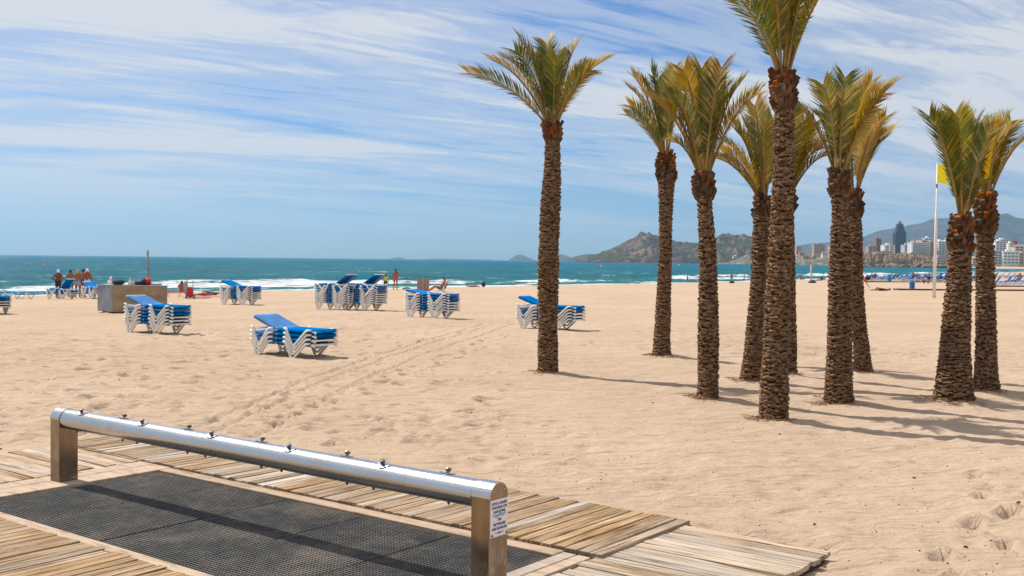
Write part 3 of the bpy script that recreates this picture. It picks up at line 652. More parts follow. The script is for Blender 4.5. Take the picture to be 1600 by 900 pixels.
# the notice on the near post
SX = LN + TH + .002
HS0, HS1, WS = HP - RT - .245, HP - RT - .012, .088
sg = MB().box(SX, SX + .003, -WS, WS, HS0, HS1).build('sign_plate', 'sign_white', fw)
def words(txt, z, size, mat='sign_ink', width=None):
    cu_ = bpy.data.curves.new('lettering', 'FONT'); cu_.body = txt; cu_.size = size; cu_.align_x = 'CENTER'; cu_.align_y = 'CENTER'; cu_.extrude = .0006; cu_.offset = size * 0.018
    o = bpy.data.objects.new('lettering', cu_); COL.objects.link(o); dg = bpy.context.evaluated_depsgraph_get()
    me_ = bpy.data.meshes.new_from_object(o.evaluated_get(dg)); COL.objects.unlink(o); bpy.data.objects.remove(o)
    me_.materials.clear(); me_.materials.append(MATS[mat])
    xs = [v.co.x for v in me_.vertices]; k = (width / (max(xs) - min(xs))) if width else 1
    for v in me_.vertices: v.co = Vector((SX + .0038 + v.co.z, v.co.x * k, z + v.co.y))
    put(bpy.data.objects.new('lettering', me_), sg)
zt = HS1
for txt, dz, wd in (('ESTOS LAVAPIÉS', .026, .150), ('FUNCIONAN CON', .051, .152), ('AGUA DE MAR', .076, .118), ('THIS', .128, .040), ('FEETWASHER', .156, .122), ('USES SEAWATER', .183, .150)):
    words(txt, zt - dz, .0235, width=wd)
for q in (0, 1):
    mb = MB(); vs = []; n = 28
    for k in range(n + 1):
        u = k / n; y = -.068 + .136 * u; z_ = zt - .096 - q * .011 + .0045 * math.sin(u * 4.6 * math.pi) + .006 * u; hh = .0016 + .0016 * math.sin(u * math.pi)
        vs += [(SX + .0042, y, z_ - hh), (SX + .0042, y, z_ + hh)]
    mb.add(vs, [(2 * k, 2 * k + 2, 2 * k + 3, 2 * k + 1) for k in range(n)]).build('wave_emblem', 'sign_teal', sg)
mb = MB()
for y0, y1, z0, z1 in ((-.045, -.012, .2075, .2105), (-.008, .012, .204, .212), (.016, .046, .2075, .2105), (-.022, .024, .215, .2168)): mb.box(SX + .003, SX + .0042, y0, y1, zt - z1, zt - z0)
mb.build('maker_mark', 'sign_ink', sg)
for y, z in ((-.072, HS0 + .012), (.074, HS0 + .012)): MB().lathe([(.009, 0), (.008, .004), (.002, .005)], 10, M=Matrix.Translation((SX + .003, y, z)) @ Matrix.Rotation(math.pi / 2, 4, 'Y')).build('bolt', 'steel_dark', sg)
for y, z in ((-.05, HP - .05), (.05, HP - .05)): MB().lathe([(.006, 0), (.005, .003), (.001, .003)], 8, M=Matrix.Translation((SX - .002, y, z)) @ Matrix.Rotation(math.pi / 2, 4, 'Y')).build('bolt', 'steel', fw)

# ------------------------------------------------------------------ palms
def make_palm(label, prof, fronds, gold, seed, stub=8, curl=0.0):
    """prof: (px, py, width px) up the trunk as in the photograph; fronds: tips in pixels from the top of the trunk"""
    R = random.Random(seed); nr = np.random.RandomState(seed)
    b0 = gp(prof[0][0], prof[0][1]); D = b0.y; k = D / FPX
    b0.z = gz(b0.x, b0.y) - 0.10
    root = thing('palm_tree', label, 'palm tree', b0, 0, 'palm trees on the beach')
    pts = []
    for i, (px, py, wd) in enumerate(prof):
        p = at(px, py, D); pts.append((Vector((p.x - b0.x, R.uniform(-.05, .05) if 0 < i < len(prof) - 1 else 0, 0 if i == 0 else p.z - b0.z)), wd * k / 2 * 0.85))
    zs = np.array([p.z for p, _ in pts]); cxs = np.array([p.x for p, _ in pts]); cys = np.array([p.y for p, _ in pts]); rs = np.array([r for _, r in pts])
    def cen(z):
        zz_ = np.linspace(max(z - .35, 0), min(z + .35, zs[-1]), 9)
        return float(np.interp(zz_, zs, cxs).mean()), float(np.interp(zz_, zs, cys).mean()), float(np.interp(np.linspace(max(z - .12, 0), min(z + .12, zs[-1]), 5), zs, rs).mean()) * (1 + .07 * (float(vnoise(z * 2.1, seed * 3.7, 5)) - .5) * 2 + .14 * max(0, 1 - z / .35) ** 2)
    H_ = zs[-1]
    mb = MB(); path = []; rad = []
    for z in np.linspace(0, H_, 26): x, y, r = cen(z); path.append((x, y, z)); rad.append(r * 0.86)
    mb.tube(path, rad, 14, up=(0, 1, 0)); mb.build('trunk', 'palm_core', root, smooth=True)
    # old leaf bases: overlapping wedges in a spiral, too small to pick apart
    mb = MB(); z = 0.04; row = 0; Hs = H_ - 0.30
    while z < Hs:
        x, y, r = cen(z); n = max(7, int(2 * math.pi * r / 0.105)); hgt = R.uniform(.026, .046)
        for q in range(n):
            a = 2 * math.pi * (q + (row % 2) * .5 + R.uniform(-.14, .14)) / n; u = z / H_
            w2 = math.pi * r / n * R.uniform(.95, 1.5); pr = r * 0.05 + R.uniform(.0, .020) * R.random() * (0.9 + 0.9 * u); hh = hgt * R.uniform(.8, 1.35)
            ca, sa = math.cos(a), math.sin(a); zj = z + R.uniform(-.026, .026); tl = R.gauss(0, .22)
            def pt(du, dr, dz): return (x + ca * (r * .84 + dr) - sa * du, y + sa * (r * .84 + dr) + ca * du, zj + dz + du * tl)
            d_ = r * 0.10
            vs = [pt(-w2, d_ * .3, 0), pt(w2, d_ * .3, 0), pt(-w2 * .8, d_ + pr, hh * .55), pt(w2 * .8, d_ + pr, hh * .55), pt(-w2 * .62, d_ + pr * .55, hh), pt(w2 * .62, d_ + pr * .55, hh), pt(0, d_ + pr * 1.25, hh * .72), pt(0, -.01, hh * 1.15)]
            mb.add(vs, [(0, 1, 3, 6, 2), (2, 6, 4), (6, 3, 5), (6, 5, 4), (4, 5, 7), (0, 2, 4, 7), (1, 7, 5, 3)])
        z += hgt * 0.82; row += 1
    o = mb.build('leaf_scars', 'palm_bark', root); o['kind'] = 'stuff'
    # freshly cut frond stubs under the crown
    sv = []
    for q in range(3):
        mb = MB(); wq = .04 + .01 * q; mb.add([(-wq, 0, 0), (wq, 0, 0), (-wq * .8, -.03, .02), (wq * .8, -.03, .02), (-wq * .62, -.075, .13), (wq * .62, -.075, .13), (-wq * .6, -.03, .15), (wq * .6, -.03, .15)],
               [(0, 1, 3, 2), (2, 3, 5, 4), (4, 5, 7, 6), (0, 2, 4, 6), (1, 7, 5, 3), (0, 6, 7, 1)])
        sv.append([mb.mesh('cut_frond_base', 'palm_stub'), mb.mesh('cut_frond_base', 'palm_stub_dry')])
    nst = 26 + stub * 4; hst = 0.22 + 0.03 * stub
    for q in range(nst):
        u = q / nst; z = H_ - hst * (1 - u) - 0.02; x, y, r = cen(z); a = q * 2.39996
        o = put(bpy.data.objects.new('cut_frond_base', R.choice(sv)[0 if (u > .35 and R.random() < .04 * stub) or R.random() < .08 else 1]), root)
        o.location = (x + math.cos(a) * r * .84, y + math.sin(a) * r * .84, z - .05); o.rotation_euler = (R.uniform(-.1, .25), 0, a + math.pi / 2); s_ = R.uniform(.85, 1.25); o.scale = (s_, s_, s_)
    # fronds
    tx, ty, tr = cen(H_)
    allf = [(dx, dy, None) for dx, dy in fronds]
    angs = [math.atan2(dx, -dy) for dx, dy in fronds]; rads = [math.hypot(dx, dy) for dx, dy in fronds]
    for _ in range(5):
        an = R.uniform(min(angs), max(angs)); rr = float(np.interp(an, *zip(*sorted(zip(angs, rads))))) * R.uniform(.82, .98); allf.append((rr * math.sin(an), -rr * math.cos(an), None))
    for i, (dx, dy, _) in enumerate(allf):
        X, Zt = dx * k, -dy * k
        reach = math.hypot(X, Zt); dep = R.uniform(-.62, .62) * max(0.25, 1 - abs(X) / (reach + .01)) * reach
        tip = Vector((X, dep, Zt)); hor_ = Vector((X, dep, 0))
        a0 = math.atan2(dep, X); base = Vector((tx + math.cos(a0) * tr * .45, ty + math.sin(a0) * tr * .45, H_ - .10))
        T = Vector((tx, ty, H_)) + tip
        c1 = base + hor_ * 0.36 + Vector((0, 0, Zt * 0.69 + .13))
        out = hor_.normalized() if hor_.length > .01 else Vector((1, 0, 0))
        NB = 22; P_ = []
        for j in range(NB + 1):
            u = j / NB; P_.append(base * (1 - u) ** 2 + c1 * (2 * u * (1 - u)) + T * u * u + Vector((0, 0, -.06 * max(0, u - .6) ** 2 * 6)))
        Lf = sum((P_[j + 1] - P_[j]).length for j in range(NB))
        g = R.random() * 1.25; lm = 'leaf_gold' if g < gold * .45 else ('leaf_olive' if g < gold * .8 + .36 else 'leaf_green')
        tipm = 1 if R.random() < .6 else 2
        mb = MB(); mb.mi = 0
        mb.tube(P_, [.022 * (1 - .9 * (j / NB)) + .003 for j in range(NB + 1)], 5, up=(out.y, -out.x, 0.01))
        side = (P_[NB // 2] - P_[0]).normalized().cross(Vector((0, 0, 1)))
        side = side.normalized() if side.length > .05 else Vector((1, 0, 0))
        roll = R.gauss(0, .5); gu = R.uniform(.6, 1.05) - gold * .4
        NL = int(18 + Lf * 22)
        for j in range(NL):
            u = .17 + .83 * (j / (NL - 1)); f_ = u * NB; ii = min(int(f_), NB - 1); q = P_[ii].lerp(P_[ii + 1], f_ - ii)
            d = (P_[ii + 1] - P_[ii]).normalized(); sd = side - d * side.dot(d); sd.normalize(); nn = sd.cross(d).normalized()
            rm = Matrix.Rotation(roll, 3, d); sd = rm @ sd; nn = rm @ nn
            ln = (.10 + .30 * math.sin(min(1, (u - .12) / .62) * math.pi / 2) * (1 - .42 * max(0, u - .55) / .45)) * (.74 + .27 * Lf) * R.uniform(.85, 1.15)
            mb.mi = tipm if (u > gu + R.uniform(-.12, .12) and R.random() < .75) else (2 if R.random() < .10 + gold * .3 else (1 if R.random() < .2 else 0))
            mb.mi = {0: 1, 1: 2, 2: 3}[mb.mi]
            fw_ = .75 + .75 * u
            for sg_ in (-1, 1):
                dr = (sd * sg_ * 1.0 + d * (fw_ + R.uniform(-.12, .12)) + nn * (.34 + R.uniform(-.14, .14))).normalized()
                m_ = q + dr * ln * .45 + nn * .005; e = q + dr * ln + Vector((0, 0, -ln * R.uniform(.03, .16)))
                wd = d.cross(dr).cross(dr).normalized() * (.0095 + .005 * R.random()); fold = d.cross(dr).normalized() * .005
                mb.add([q - wd * .4, q + wd * .4, m_ + wd + fold, m_ - wd + fold, e], [(0, 1, 2, 3), (3, 2, 4)])
        o = put(bpy.data.objects.new('frond', mb.mesh('frond', ['rachis', lm, {'leaf_green': 'leaf_olive', 'leaf_olive': 'leaf_gold', 'leaf_gold': 'leaf_gold'}[lm], 'leaf_gold'])), root)
    # loose fibre at the foot
    mb = MB(); r = pts[0][1]
    for q in range(60):
        a = R.uniform(math.pi * .8, math.pi * 1.75); rr = r * R.uniform(.9, 2.1); x, y = math.cos(a) * rr, math.sin(a) * rr; z = gz(b0.x + x, b0.y + y) - b0.z + .012
        L_ = R.uniform(.04, .16); b_ = R.uniform(0, 6.3); mb.tube([(x, y, z), (x + math.cos(b_) * L_, y + math.sin(b_) * L_, z + R.uniform(0, .03))], .005, 4)
    o = mb.build('fallen_fibre', 'palm_litter', root); o['kind'] = 'stuff'
    return root
make_palm('lone palm tree standing left of the palm grove', [(856, 586, 36), (856, 500, 36), (857, 400, 37), (860, 320, 35), (864, 260, 28), (863, 215, 24), (862, 192, 26)],
          [(-130, -77), (-95, -97), (-50, -135), (-10, -140), (6, -112), (38, -130), (83, -100), (22, -120), (-25, -118), (60, -96)], .10, 1, 3)
make_palm('slim palm tree with swollen scaly head, leftmost of the palm grove', [(1033, 558, 33), (1036, 500, 27), (1040, 400, 22), (1040, 320, 24), (1041, 285, 32), (1041, 262, 32), (1040, 240, 20)],
          [(-63, -63), (-55, -121), (-25, -134), (0, -122), (25, -125), (-40, -112), (10, -132), (-18, -110)], .12, 2, 12)
make_palm('palm tree with wide golden-tipped crown, nearest to the left edge of the grove', [(1106, 626, 38), (1106, 540, 36), (1107, 450, 34), (1105, 380, 30), (1102, 330, 26), (1100, 295, 29), (1099, 272, 22)],
          [(-87, -121), (-40, -158), (-15, -160), (10, -158), (0, -115), (52, -145), (80, -130), (-48, -57), (30, -140), (-60, -130)], .32, 3, 4)
make_palm('palm tree leaning right, partly hidden behind the tallest palm', [(1172, 601, 40), (1178, 540, 33), (1184, 450, 30), (1190, 380, 33), (1192, 345, 31), (1193, 308, 20)],
          [(-81, -66), (-65, -92), (-54, -121), (-22, -143), (-10, -115), (14, -128), (30, -110), (-38, -110)], .22, 4, 4)
make_palm('tallest and nearest palm tree, its crown cut by the top edge', [(1208, 656, 52), (1211, 580, 47), (1217, 450, 44), (1223, 330, 38), (1227, 230, 34), (1226, 170, 31), (1225, 140, 37), (1222, 112, 26)],
          [(-108, -135), (-62, -195), (-20, -215), (18, -215), (52, -190), (76, -150), (38, -200), (0, -175), (-40, -205)], .06, 5, 8)
make_palm('thin palm tree almost wholly hidden behind the tallest palm trunk', [(1234, 591, 24), (1235, 500, 22), (1232, 400, 22), (1230, 300, 20)],
          [(61, -62), (52, -76), (33, -110), (15, -122), (-8, -125), (45, -90)], .45, 6, 4)
make_palm('thick palm tree with bushy crown, third from the right', [(1310, 629, 54), (1311, 560, 46), (1312, 450, 41), (1313, 380, 33), (1312, 330, 27), (1311, 290, 27), (1309, 268, 20)],
          [(-65, -114), (-41, -132), (-12, -140), (15, -135), (43, -142), (78, -140), (20, -110), (-30, -100), (60, -128)], .32, 7, 4)
make_palm('thin palm tree leaning left behind the thick bushy palm', [(1350, 583, 34), (1344, 530, 27), (1339, 470, 24), (1337, 380, 20), (1336, 330, 20), (1335, 298, 16)],
          [(58, -100), (45, -85), (30, -112), (10, -120), (-15, -110), (-30, -95)], .25, 8, 8)
make_palm('palm tree with the broadest trunk base, beside the yellow flag', [(1490, 627, 66), (1491, 570, 56), (1494, 500, 48), (1498, 430, 40), (1501, 380, 36), (1503, 355, 30), (1503, 338, 16)],
          [(-69, -155), (-32, -153), (0, -168), (19, -153), (-5, -140), (35, -60), (-45, -130), (8, -160)], .15, 9, 10)
make_palm('palm tree with golden crown at the right edge', [(1541, 613, 46), (1541, 550, 39), (1540, 470, 34), (1539, 390, 29), (1539, 350, 29), (1541, 306, 18)],
          [(-12, -115), (5, -122), (28, -125), (58, -128), (66, -98), (45, -115), (-25, -105), (15, -100)], .50, 10, 12)

# ------------------------------------------------------------------ sun loungers
LL, LW, LH, LP = 2.0, 0.68, 0.345, 0.094
def v_leg(xa, xf, xb):
    """one white V of moulded plastic: down from the rail to the foot and up again, with flat brackets on top"""
    mb = MB()
    mb.tube([(xa - .05, 0, LH + .012), (xa, 0, LH + .01), (xa + .03, 0, LH - .03), (xf - .06, 0, .05), (xf - .02, 0, .016), (xf + .03, 0, .016), (xf + .075, 0, .05), (xb - .05, 0, LH - .04), (xb, 0, LH - .005), (xb + .12, 0, LH + .004)], .026, 6, up=(0, 1, 0), flat=(1.0, 1.3))
    return mb.mesh('leg', 'white_plastic', True)
LEGS = [(v_leg(-.50 * LL + .05, -.375 * LL, -.20 * LL), ) , (v_leg(.07 * LL, .19 * LL, .40 * LL), )]
def rail_frame():
    mb = MB()
    for y in (-LW / 2 + .03, LW / 2 - .03): mb.box(-LL / 2, LL / 2, y - .018, y + .018, LH - .05, LH - .008)
    for x in (-LL / 2 + .02, -.16, .42, LL / 2 - .02): mb.box(x - .02, x + .02, -LW / 2 + .05, LW / 2 - .05, LH - .046, LH - .012)
    for y in (-LW / 2 + .03, LW / 2 - .03): mb.tube([(LL / 2 - .06, y, LH - .03), (LL / 2, y, LH - .03), (LL / 2 + .03, y, LH - .06)], .03, 6)
    return mb.mesh('frame', 'white_plastic')
def sling(x0, x1, name, rise=0.0, sag=.012, wrap=False):
    """fabric pulled over the side rails, wrapped down on both edges"""
    vs = []; fs = []; n = 8; prof = [(-LW / 2 + .012, -.055), (-LW / 2 + .004, -.008), (-LW / 2 + .03, .012), (-.12, .004), (.12, .004), (LW / 2 - .03, .012), (LW / 2 - .004, -.008), (LW / 2 - .012, -.055)]
    for i in range(n + 1):
        u = i / n; x = x0 + (x1 - x0) * u; s_ = sag * math.sin(u * math.pi)
        if wrap and i == n: x = x1 + .012; s_ = .062
        if wrap and i == n - 1: x = x1; s_ = 0
        for y, z in prof: vs.append((x, y, LH + (max(z, -.02) if wrap and i == n else z) - (s_ if abs(y) < .2 or (wrap and i == n) else s_ * .3)))
    m_ = len(prof)
    for i in range(n):
        for k in range(m_ - 1): fs.append((i * m_ + k, (i + 1) * m_ + k, (i + 1) * m_ + k + 1, i * m_ + k + 1))
    o = len(vs); vs += [(a, b_, c_ - .006) for a, b_, c_ in vs]; fs += [tuple(o + q for q in reversed(f)) for f in fs]
    for i in range(n):
        for k in (0, m_ - 1):
            a, b_ = i * m_ + k, (i + 1) * m_ + k; fs.append((a, b_, o + b_, o + a) if k else (b_, a, o + a, o + b_))
    for i in (0, n):
        for k in range(m_ - 1):
            a, b_ = i * m_ + k, i * m_ + k + 1; fs.append((a, b_, o + b_, o + a))
    return mesh_from(name, vs, fs, 'blue_sling', True)
HX = -.17   # hinge of the backrest
M_FRAME, M_SEAT, M_BACK = rail_frame(), sling(HX + .01, LL / 2 + .006, 'seat_sling', wrap=True), sling(-LL / 2 + .03, HX - .01, 'backrest')
mb = MB()
for y in (-LW / 2 + .04, LW / 2 - .04): mb.tube([(-LL / 2, y, LH - .01), (HX, y, LH - .01)], .014, 6)
mb.tube([(-LL / 2 + .01, -LW / 2 + .03, LH - .01), (-LL / 2 + .01, LW / 2 - .03, LH - .01)], .022, 6); M_BFR = mb.mesh('backrest_frame', 'white_plastic', True)
M_SEAT2 = sling(HX + .01, LL / 2 - .06, 'seat_sling')
mb = MB()
for y in (-.2, .2): mb.tube([(-.55, y, LH - .02), (-.62, y, LH - .10)], .01, 5)
M_STRUT = mb.mesh('support_strut', 'white_plastic')
def lounger(label, loc, rz, raise_=0.0, group=None, flip=False, bare=False):
    root = thing('sun_lounger', label, 'sun lounger', loc, rz + (math.pi if flip else 0), group)
    for me_ in (M_FRAME, M_SEAT2 if bare else M_SEAT): put(bpy.data.objects.new(me_.name.split('.')[0], me_), root)
    for (lm,) in LEGS:
        for y in (-LW / 2 - .004, LW / 2 + .004): o = put(bpy.data.objects.new('leg', lm), root); o.location = (0, y, 0)
    back = put(bpy.data.objects.new('backrest', M_BACK), root); bf = put(bpy.data.objects.new('backrest_frame', M_BFR), back)
    if raise_:
        back.location = Vector((HX, 0, LH)) - Matrix.Rotation(raise_, 3, 'Y') @ Vector((HX, 0, LH)); back.rotation_euler = (0, raise_, 0)
    return root
NUMW = ['lowest', 'second', 'third', 'fourth', 'fifth', 'sixth', 'seventh', 'eighth', 'ninth', 'tenth']
def stack(where, px, py, rz, n, raise_, flip=False, anchor='V2', group=None):
    p = gps(px, py); rz = math.radians(rz)
    lx, ly = {'V2': (.19 * LL, -LW / 2), 'R': (.19 * LL, LW / 2), 'C': (0, 0)}[anchor]
    c_ = Vector((p.x - (lx * math.cos(rz) - ly * math.sin(rz)), p.y - (lx * math.sin(rz) + ly * math.cos(rz)), 0)); c_.z = gz(c_.x, c_.y) - .012
    for k in range(n):
        top = k == n - 1
        pos = 'topmost' if top else (NUMW[k] + ('' if k == 0 else ' from the bottom'))
        lab = ('raised-back lounger topmost of the %s' if top and raise_ else pos + ' lounger of the %s') % where
        lounger(lab, c_ + Vector((rng.gauss(0, .008), rng.gauss(0, .008), k * LP)), rz + rng.gauss(0, .006), raise_ if top else 0, 'blue and white loungers in stacks on the sand', flip and top, k < n * .45)
R1 = math.radians(19)
stack('stack of four nearest the foot wash', 458, 557, -37, 4, R1)
stack('stack of six before the counter', 244, 521, -34, 6, math.radians(17))
stack('stack right of the sunbathers', 377, 476.5, -29, 7, R1)
stack('left tall stack', 527, 484.5, -36, 9, math.radians(30), True)
stack('right tall stack', 570, 485.5, -36, 9, math.radians(30), True)
stack('stack of seven before the windbreak', 678, 497.5, -35, 7, math.radians(9))
stack('stack behind the lone palm', 868, 516.5, -31, 5, R1)
stack('stack cut by the left edge', 8, 490.5, -46, 5, 0, anchor='R')
stack('stack by the group of bathers', 97, 467.5, -28, 4, math.radians(46), True)
stack('stack half hidden behind the counter', 147, 466.5, -46, 5, math.radians(20), anchor='C')
p = gps(33, 467); lounger('single low lounger lying flat near the water at the left edge', Vector((p.x, p.y, gz(p.x, p.y) - .01)), math.radians(-24), math.radians(8))

# loungers of the far beach section, too small to show their parts
def far_lounger_mesh(ra):
    mb = MB(); mb.mi = 0
    for (lm,) in LEGS:
        for y in (-LW / 2, LW / 2):
            mb.add([(v.co.x, v.co.y + y, v.co.z) for v in lm.vertices], [tuple(q.vertices) for q in lm.polygons])
    mb.add([v.co for v in M_FRAME.vertices], [tuple(q.vertices) for q in M_FRAME.polygons])
    mb.mi = 1; mb.add([v.co for v in M_SEAT.vertices], [tuple(q.vertices) for q in M_SEAT.polygons])
    M = Matrix.Translation((HX, 0, LH)) @ Matrix.Rotation(ra, 4, 'Y') @ Matrix.Translation((-HX, 0, -LH))
    mb.add([M @ v.co for v in M_BACK.vertices], [tuple(q.vertices) for q in M_BACK.polygons])
    mb.mi = 0; mb.add([M @ v.co for v in M_BFR.vertices], [tuple(q.vertices) for q in M_BFR.polygons])
    return mb.mesh('sun_lounger', ['white_plastic', 'blue_sling'])
FARL = [far_lounger_mesh(math.radians(a)) for a in (18, 38, 55)]
_ON = ['first', 'second', 'third', 'fourth', 'fifth', 'sixth', 'seventh', 'eighth', 'ninth', 'tenth', 'eleventh', 'twelfth', 'thirteenth', 'fourteenth', 'fifteenth', 'sixteenth', 'seventeenth', 'eighteenth', 'nineteenth']
_TN = {2: 'twenty', 3: 'thirty', 4: 'forty', 5: 'fifty', 6: 'sixty', 7: 'seventy', 8: 'eighty', 9: 'ninety'}
def ordinal(n):
    if n < 20: return _ON[n - 1]
    return _TN[n // 10] + '-' + _ON[n % 10 - 1] if n % 10 else _TN[n // 10][:-1] + 'ieth'
def far_row(px0, py0, px1, py1, n, label, group, gap=0.2):
    a, b_ = gps(px0, py0), gps(px1, py1)
    for k in range(n):
        u = (k + rng.uniform(-gap, gap)) / max(1, n - 1); x = a.x + (b_.x - a.x) * u; y = a.y + (b_.y - a.y) * u
        o = put(bpy.data.objects.new('sun_lounger', rng.choice(FARL))); o.location = (x, y, gz(x, y) - .02); o.rotation_euler.z = math.radians(150) + rng.gauss(0, .25)
        tag(o, label % ordinal(k + 1), 'sun lounger', group)
for y0, y1, n, rw in ((434.5, 434, 24, 'nearest the water'), (436, 435.5, 26, 'second from the water'), (437.8, 437.5, 26, 'third from the water'), (439.5, 439.5, 22, 'farthest from the water')):
    far_row(1348, y0, 1540, y1, n, '%s lounger from the left in the far row ' + rw, 'far rows of loungers by the water')
far_row(1420, 441, 1480, 441.5, 8, '%s blue lounger from the left beside the man in grey', 'loungers beside the man in grey')
far_row(1548, 433, 1640, 432, 13, '%s lounger from the right palm in its farthest row', 'far rows of loungers right of the palms')
far_row(1552, 435, 1640, 434.5, 13, '%s lounger from the right palm in its second farthest row', 'far rows of loungers right of the palms')
far_row(1556, 444.5, 1640, 440, 13, '%s lounger from the right palm in the back near row', 'rows of loungers at the right edge')
far_row(1552, 446.5, 1640, 442, 12, '%s lounger from the right palm in the front near row', 'rows of loungers at the right edge')

# ------------------------------------------------------------------ the beach attendant's counter
p = gps(176, 489.5)
cnt = thing('beach_counter', 'panelled beach counter coloured brown as by bounced light, with slanting grey metal end panel', 'counter', (p.x, p.y, gz(p.x, p.y) - .03), 0)
HC = 1.13
A_, B_, C_ = Vector((0, 0)), Vector((math.cos(math.radians(-14)), math.sin(math.radians(-14)))) * 2.34, Vector((math.cos(math.radians(138)), math.sin(math.radians(138)))) * 1.2
D_, E_ = B_ + Vector((-.42, 1.15)), C_ + Vector((.75, .85))
def panel(a, b, name, mat, z0, z1, th=.03, n=1):
    d = (b - a); L_ = d.length; u = d / L_; nn = Vector((-u.y, u.x))
    for k in range(n):
        q0, q1 = a + d * (k / n) + u * .004, a + d * ((k + 1) / n) - u * .004
        MB().add([(q.x, q.y, z) for z in (z0, z1) for q in (q0, q1, q1 + nn * th, q0 + nn * th)], [(3, 2, 1, 0), (4, 5, 6, 7), (0, 1, 5, 4), (1, 2, 6, 5), (2, 3, 7, 6), (3, 0, 4, 7)]).build(name, mat, cnt)
panel(A_, B_, 'front_panel', 'counter_bounce', .09, HC - .03, n=3); panel(C_, A_, 'end_panel', 'counter_metal', .09, HC - .03, n=2)
panel(B_, D_, 'end_panel', 'counter_metal', .09, HC - .03); panel(D_, E_, 'back_panel', 'counter_bounce', .09, HC - .03, n=3); panel(E_, C_, 'back_panel', 'counter_metal', .09, HC - .03)
cen_ = (A_ + B_ + C_ + D_ + E_) / 5
def slabpoly(k, z0, z1, name, mat):
    pl_ = [cen_ + (q - cen_) * k for q in (A_, B_, D_, E_, C_)]; n = 5
    MB().add([(q.x, q.y, z) for z in (z0, z1) for q in pl_], [tuple(range(n - 1, -1, -1)), tuple(range(n, 2 * n))] + [(i_, (i_ + 1) % n, n + (i_ + 1) % n, n + i_) for i_ in range(n)]).build(name, mat, cnt)
slabpoly(.86, 0, .088, 'plinth', 'wood_dark'); slabpoly(1.025, HC - .028, HC, 'counter_top', 'counter_metal')
cz = gz(p.x, p.y) - .03 + HC; ang = math.radians(-14)
def oncounter(px, back):
    """a spot on the counter top under a pixel column, back metres behind the front edge"""
    Yc = p.y - .35 + back; q_ = at(px, 440, Yc); return Vector((q_.x, q_.y, cz + .002))
o = MB().blob((0, 0, .10), .26, .2, .12, 12, 8, .14, 3).build('duffel_bag', 'green_bag', None, True); o.location = oncounter(185, .75); o.rotation_euler.z = ang; tag(o, 'dark green bag lying on the beach counter', 'bag')
o = MB().box(-.14, .14, -.12, .12, 0, .15).build('cardboard_box', 'canvas', None, bevel=.01); o.location = oncounter(207, .65); o.rotation_euler.z = ang + .2; tag(o, 'tan box on the middle of the beach counter', 'box')
bt = thing('bottle', 'orange-topped bottle beside the tan box on the counter', 'bottle', oncounter(203, .4)); MB().lathe([(.035, 0), (.037, .02), (.037, .16), (.014, .21), (.014, .23)], 12).build('body', 'cloth_white', bt); MB().lathe([(.02, .23), (.02, .28), (.012, .285)], 10).build('cap', 'buoy', bt)
bx_ = thing('cool_box', 'dark cool box with pale lid on the counter', 'cool box', oncounter(217, .6), ang); MB().box(-.11, .11, -.1, .1, 0, .13).build('body', 'cloth_navy', bx_); MB().box(-.12, .12, -.11, .11, .131, .16).build('lid', 'cloth_grey', bx_)
o = MB().blob((0, 0, .13), .14, .15, .15, 12, 8, .2, 9).build('cloth_bundle', 'cloth_red', None, True); o.location = oncounter(231, .55); tag(o, 'red cloth bundle on the counter by the brown pole', 'bundle')
o = MB().blob((0, 0, .12), .11, .14, .14, 12, 8, .2, 5).build('cloth_bundle', 'cloth_black', None, True); o.location = oncounter(225.5, .5); tag(o, 'dark cloth bundle beside the red one on the counter', 'bundle')
tr = thing('tray', 'grey tray with papers at the right end of the counter', 'tray', oncounter(244, .5), ang); MB().box(-.17, .17, -.13, .13, 0, .05).build('base', 'cloth_grey', tr); MB().box(-.14, .13, -.1, .1, .0505, .075).build('papers', 'cloth_white', tr)
# pole behind the counter
b = gps(232, 476); pl = thing('wooden_pole', 'thin brown wooden pole standing behind the counter', 'pole', (b.x, b.y, gz(b.x, b.y) - .1))
hpole = at(231, 391, b.y).z - pl.location.z
MB().tube([(0, 0, 0), (-.01, 0, hpole * .5), (-.03, 0, hpole)], [.045, .04, .04], 10).build('shaft', 'pole_rust', pl, True)
MB().box(-.10, -.035, -.03, .03, hpole - .22, hpole - .10).build('bracket', 'cloth_grey', pl)

# ------------------------------------------------------------------ flag, bins, low walk edges, posts, buoys
b = gps(1459.5, 465.5); fp = thing('flag_pole', 'tall white pole flying a yellow flag', 'flag pole', (b.x, b.y, gz(b.x, b.y) - .2))
tp = at(1467.5, 255, b.y); hh = tp.z - fp.location.z; lean = .5 * 0
MB().tube([(0, 0, 0), (.02, 0, hh * .5), (.03, 0, hh * .66), (.03, 0, hh * .665), (.03, 0, hh)], [.10, .085, .075, .05, .042], 12).build('shaft', 'pole_white', fp, True)
MB().lathe([(.055, 0), (.055, .25), (.02, .3)], 10, c=(.03, 0, hh * .82)).build('clamp', 'pole_rust', fp)
vs = []; n = 14; m_ = 8; W_, H_ = .72, 1.15
for i in range(n + 1):
    for j in range(m_ + 1):
        u, v = i / n, j / m_; vs.append((.075 + u * W_ * (1 - .1 * v), .10 * math.sin(u * 7 + v * 1.5) * u ** .6, hh - .05 - H_ * (1 - v) - .22 * u * u))
fs = [(i * (m_ + 1) + j, (i + 1) * (m_ + 1) + j, (i + 1) * (m_ + 1) + j + 1, i * (m_ + 1) + j + 1) for i in range(n) for j in range(m_)]
fo = put(bpy.data.objects.new('flag', mesh_from('flag', vs, fs, 'flag_yellow', True)), fp); md = fo.modifiers.new('thickness', 'SOLIDIFY'); md.thickness = .008
